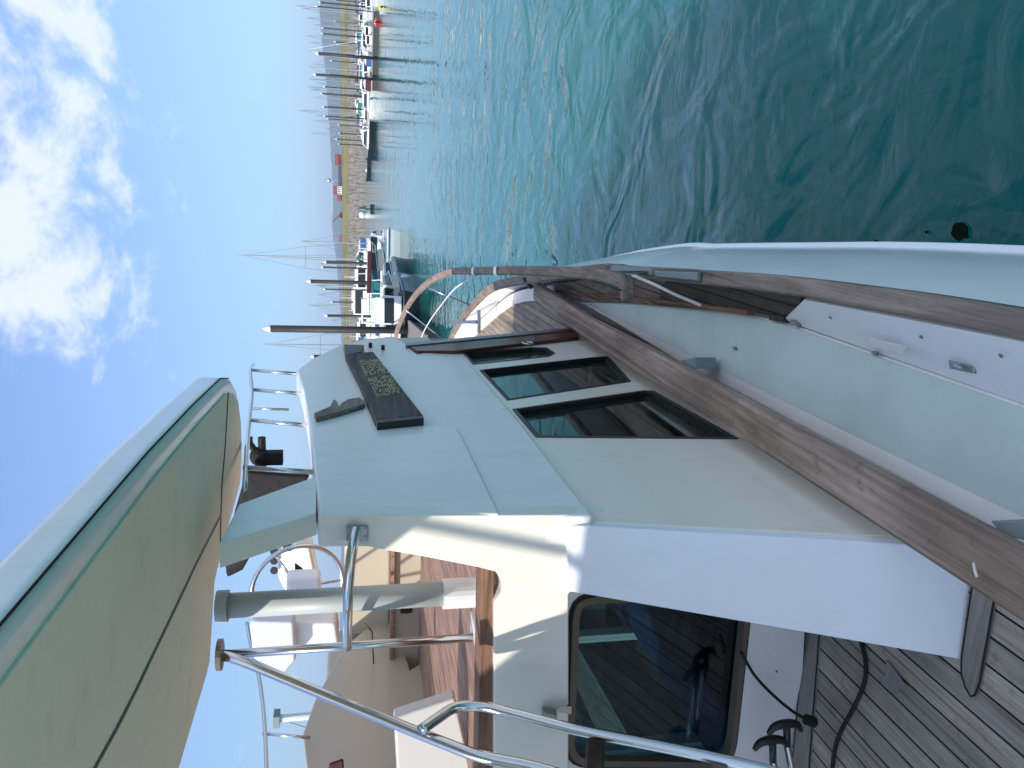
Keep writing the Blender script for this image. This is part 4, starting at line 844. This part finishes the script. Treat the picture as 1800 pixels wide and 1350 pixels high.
for y, D, L_, k, hm, cv, ms_, lab in [(50, 110, 5, 'motor', 'boatcream', None, 0, 'cream cabin boat between the red boat and the dark covered boat'), (72, 108, 4.5, 'motor', 'boatwhite', None, 0, 'small white boat right behind the black pontoon, first of the row'), (108, 109, 4.6, 'motor', 'boatwhite', 'blue', 0, 'small white boat with blue cover between the tall piles'),
 (143, 109, 5, 'motor', 'boatcream', 'maroon', 0, 'cream boat with maroon cover just past the second tall pile'), (158, 121, 5, 'open', 'red', None, 0, 'small open red boat on the end pontoon'), (192, 120, 5.5, 'motor', 'boatgreen', None, 0, 'dark green cabin boat next to the largest white cruiser'), (226, 121, 5.0, 'motor', 'boatwhite', None, 0, 'white cabin boat just before the largest cruiser')]:
    boat(0, y, L_, rnd.uniform(-25, 25), lab, k, hm, cv, ms_, D=D, group='boats moored in the far marina')
# pontoons
def pontoon(y0, D0, y1, D1, label, w=2.0):
    a, b = pol(0, y0, D0, WATER), pol(0, y1, D1, WATER); d = (b-a).normalized(); s = V((-d.y, d.x, 0))*w/2
    e = empty('pontoon', a); tag(e, label, 'pontoon', 'floating pontoons of the marina')
    bm = BM(); prism(bm, [a+s+V((0, 0, .42)), b+s+V((0, 0, .42)), b-s+V((0, 0, .42)), a-s+V((0, 0, .42))], (0, 0, .10)); link('walkway', bm, M['pontoon'], e)
    bm = BM(); prism(bm, [a+s*.9+V((0, 0, -.2)), b+s*.9+V((0, 0, -.2)), b-s*.9+V((0, 0, -.2)), a-s*.9+V((0, 0, -.2))], (0, 0, .62)); link('float', bm, M['float'], e)
pontoon(-60, 104, 155, 107, 'dark pontoon along the front of the far marina'); pontoon(155, 118, 275, 124, 'pontoon at the end of the far marina beside the white cruiser')
pontoon(425, 70, 640, 64, 'pontoon behind the nearer boats'); pontoon(425, 95, 660, 92, 'pontoon behind the second row of boats'); pontoon(560, 52, 640, 26, 'pontoon leading toward the nearest boats by the tallest pile')
# channel mark at the breakwater end
c = loc_w(655, 368); e = empty('channel_marker', c); tag(e, 'dark green channel beacon with small topmark standing off the breakwater end', 'beacon')
link('post', tube(BM(), [(0, 0, -.5), (0, 0, 2.1)], .12, 8), M['boatgreen'], e, local=True); link('topmark', tube(BM(), [(0, 0, 1.0), (0, 0, 1.2), (0, 0, 2.3)], [.5, .45, .04], 8), M['boatgreen'], e, local=True)
link('float', tube(BM(), [(0, 0, -.3), (0, 0, .35)], .75, 12), M['darkhull'], e, local=True)
c = pol(0, 378, 200, WATER); e = empty('channel_buoy', c); tag(e, 'white lit buoy close to the rocks beside the green beacon', 'buoy')
link('float', sphere(BM(), (0, 0, .5), .9, (1, 1, 1)), M['boatwhite'], e, local=True, smooth=True); link('topmark', tube(BM(), [(0, 0, 1), (0, 0, 2.4)], .08, 6), M['alu'], e, local=True)
# buildings and a crane beyond the bank
def building(y0, y1, xt, xb, D, m, label, roofm='rust', n=4):
    a, b = pol(xb, y0, D), pol(xb, y1, D); zt = pol(xt, y0, D).z; d = (b-a); L2 = d.length; d.normalize(); s = V((-d.y, d.x, 0)); s = s if s.dot(a) > 0 else -s
    zb = a.z-4; e = empty('building', V((a.x, a.y, zb))); tag(e, label, 'building'); h = zt-zb
    bm = prism(BM(), [V((a.x, a.y, zb)), V((b.x, b.y, zb)), V((b.x, b.y, zt-1.2)), V((a.x, a.y, zt-1.2))], s*8); link('wall', bm, M[m], e)
    A, B = V((a.x, a.y, zt-1.2))-s*.3-d*.3, V((b.x, b.y, zt-1.2))-s*.3+d*.3; bm = BM(); prism(bm, [A, A+s*4.3+V((0, 0, 1.6)), A+s*8.6], B-A); link('roof', bm, M[roofm], e)
    for i in range(n):
        c0 = V((a.x, a.y, zb))+d*L2*((i+.3)/n)-s*.05; bm = prism(BM(), [c0+V((0, 0, h*.62)), c0+d*L2*.4/n+V((0, 0, h*.62)), c0+d*L2*.4/n+V((0, 0, h*.78)), c0+V((0, 0, h*.78))], s*.06); link('window', bm, M['winglass'], e)
building(272, 290, 590, 601, 345, 'rust', 'dark red shed on the bank beyond the breakwater, right of the white one')
building(292, 326, 596, 601, 350, 'boatcream', 'long low shed with dark roof between the red shed and the white building', 'darkhull', 8)
building(328, 342, 587, 601, 345, 'boatwhite', 'white and red building on the bank beyond the breakwater')
building(343, 352, 594, 602, 345, 'rust', 'small red building beside the white and red one')
p0, p1, p2 = pol(604, 378, 340), pol(598, 378, 340), pol(584, 390, 340)
e = empty('crane', p0); tag(e, 'small crane with a slanting rust coloured jib on the bank', 'crane')
bm = box(BM(), p0-V((1.2, 1.2, 2)), p1+V((1.2, 1.2, 0))); link('cab', bm, M['darkhull'], e); link('jib', tube(BM(), [p1, p2], [.35, .2], 6), M['rust'], e)
building(415, 424, 598, 604, 345, 'rust', 'red hut on the bank near the tall yacht mast')
p0 = pol(600, 318, 800); e = empty('beacon_tower', V((p0.x, p0.y, p0.z-8))); tag(e, 'thin mast with crossbars on the far skyline', 'radio mast')
link('post', tube(BM(), [V((0, 0, 0)), V((0, 0, pol(571, 318, 800).z-p0.z+8))], .5, 6), M['alu'], e, local=True)
zt = pol(578, 318, 800).z-p0.z+8; link('crossbar', sphere(BM(), (0, 0, zt), 2.2), M['alu'], e, local=True)
# port mast close on the port side
p = pol(0, 1250, 16, WATER); e = empty('sailing_boat', p); tag(e, 'sailing boat on the port side whose white mast leans beside the flybridge rail', 'sailing boat')
bm = BM(); link('hull', prism(bm, [V((-1.2, -4, -.1)), V((1.2, -4, -.1)), V((1.4, 0, -.1)), V((0, 4.5, -.1)), V((-1.4, 0, -.1))], (0, 0, .9)), M['boatwhite'], e, local=True, bevel=.1)
zt = hz(490, 1243, 16); ms_ = link('mast', tube(BM(), [(0, 0, .8), (0, 0, zt)], .07, 10), M['boatwhite'], e, local=True)
bm = BM(); box(bm, (-.12, -.12, zt-.03), (.12, .12, zt+.08)); link('masthead', bm, M['grey'], ms_, local=True)
bm = BM(); tube(bm, [(0, 0, zt), (1.3, -1.5, .8)], .008, 4); tube(bm, [(0, 0, zt), (-1.3, -.5, .8)], .008, 4); link('rigging', bm, M['dullsteel'], ms_, local=True)
# floating weed
rw = random.Random(5)
for i, (x, y, r, lab) in enumerate(((1692, 408, .045, 'dark leaf of seaweed floating near the hull, the largest'), (1632, 408, .007, 'tiny dark scrap of seaweed beside the largest one'), (1543, 424, .008, 'small dark scrap of seaweed touching the hull edge'))):
    c = loc_w(x, y); bm = BM(); n = 14
    pr = [c+V((r*math.cos(a)*1.0*rw.uniform(.7, 1.2), r*1.4*math.sin(a)*rw.uniform(.6, 1.2), .006)) for a in [k*2*math.pi/n for k in range(n)]]
    prism(bm, pr, (0, 0, .008)); tag(link('seaweed', bm, M['weed'], None), lab, 'seaweed')

# ================================================================== HAZE (even air round the whole place)
hm = bpy.data.materials.new('haze_air'); hm.use_nodes = True; hn = hm.node_tree
for n in list(hn.nodes): hn.nodes.remove(n)
ho = hn.nodes.new('ShaderNodeOutputMaterial'); pv = hn.nodes.new('ShaderNodeVolumePrincipled'); pv.inputs['Color'].default_value = (.62, .78, 1, 1); pv.inputs['Density'].default_value = .00022
hn.links.new(pv.outputs[0], ho.inputs['Volume'])
tag(link('haze', box(BM(), (-9500, -9500, WATER-4), (9500, 9500, 300)), hm), kind='stuff')
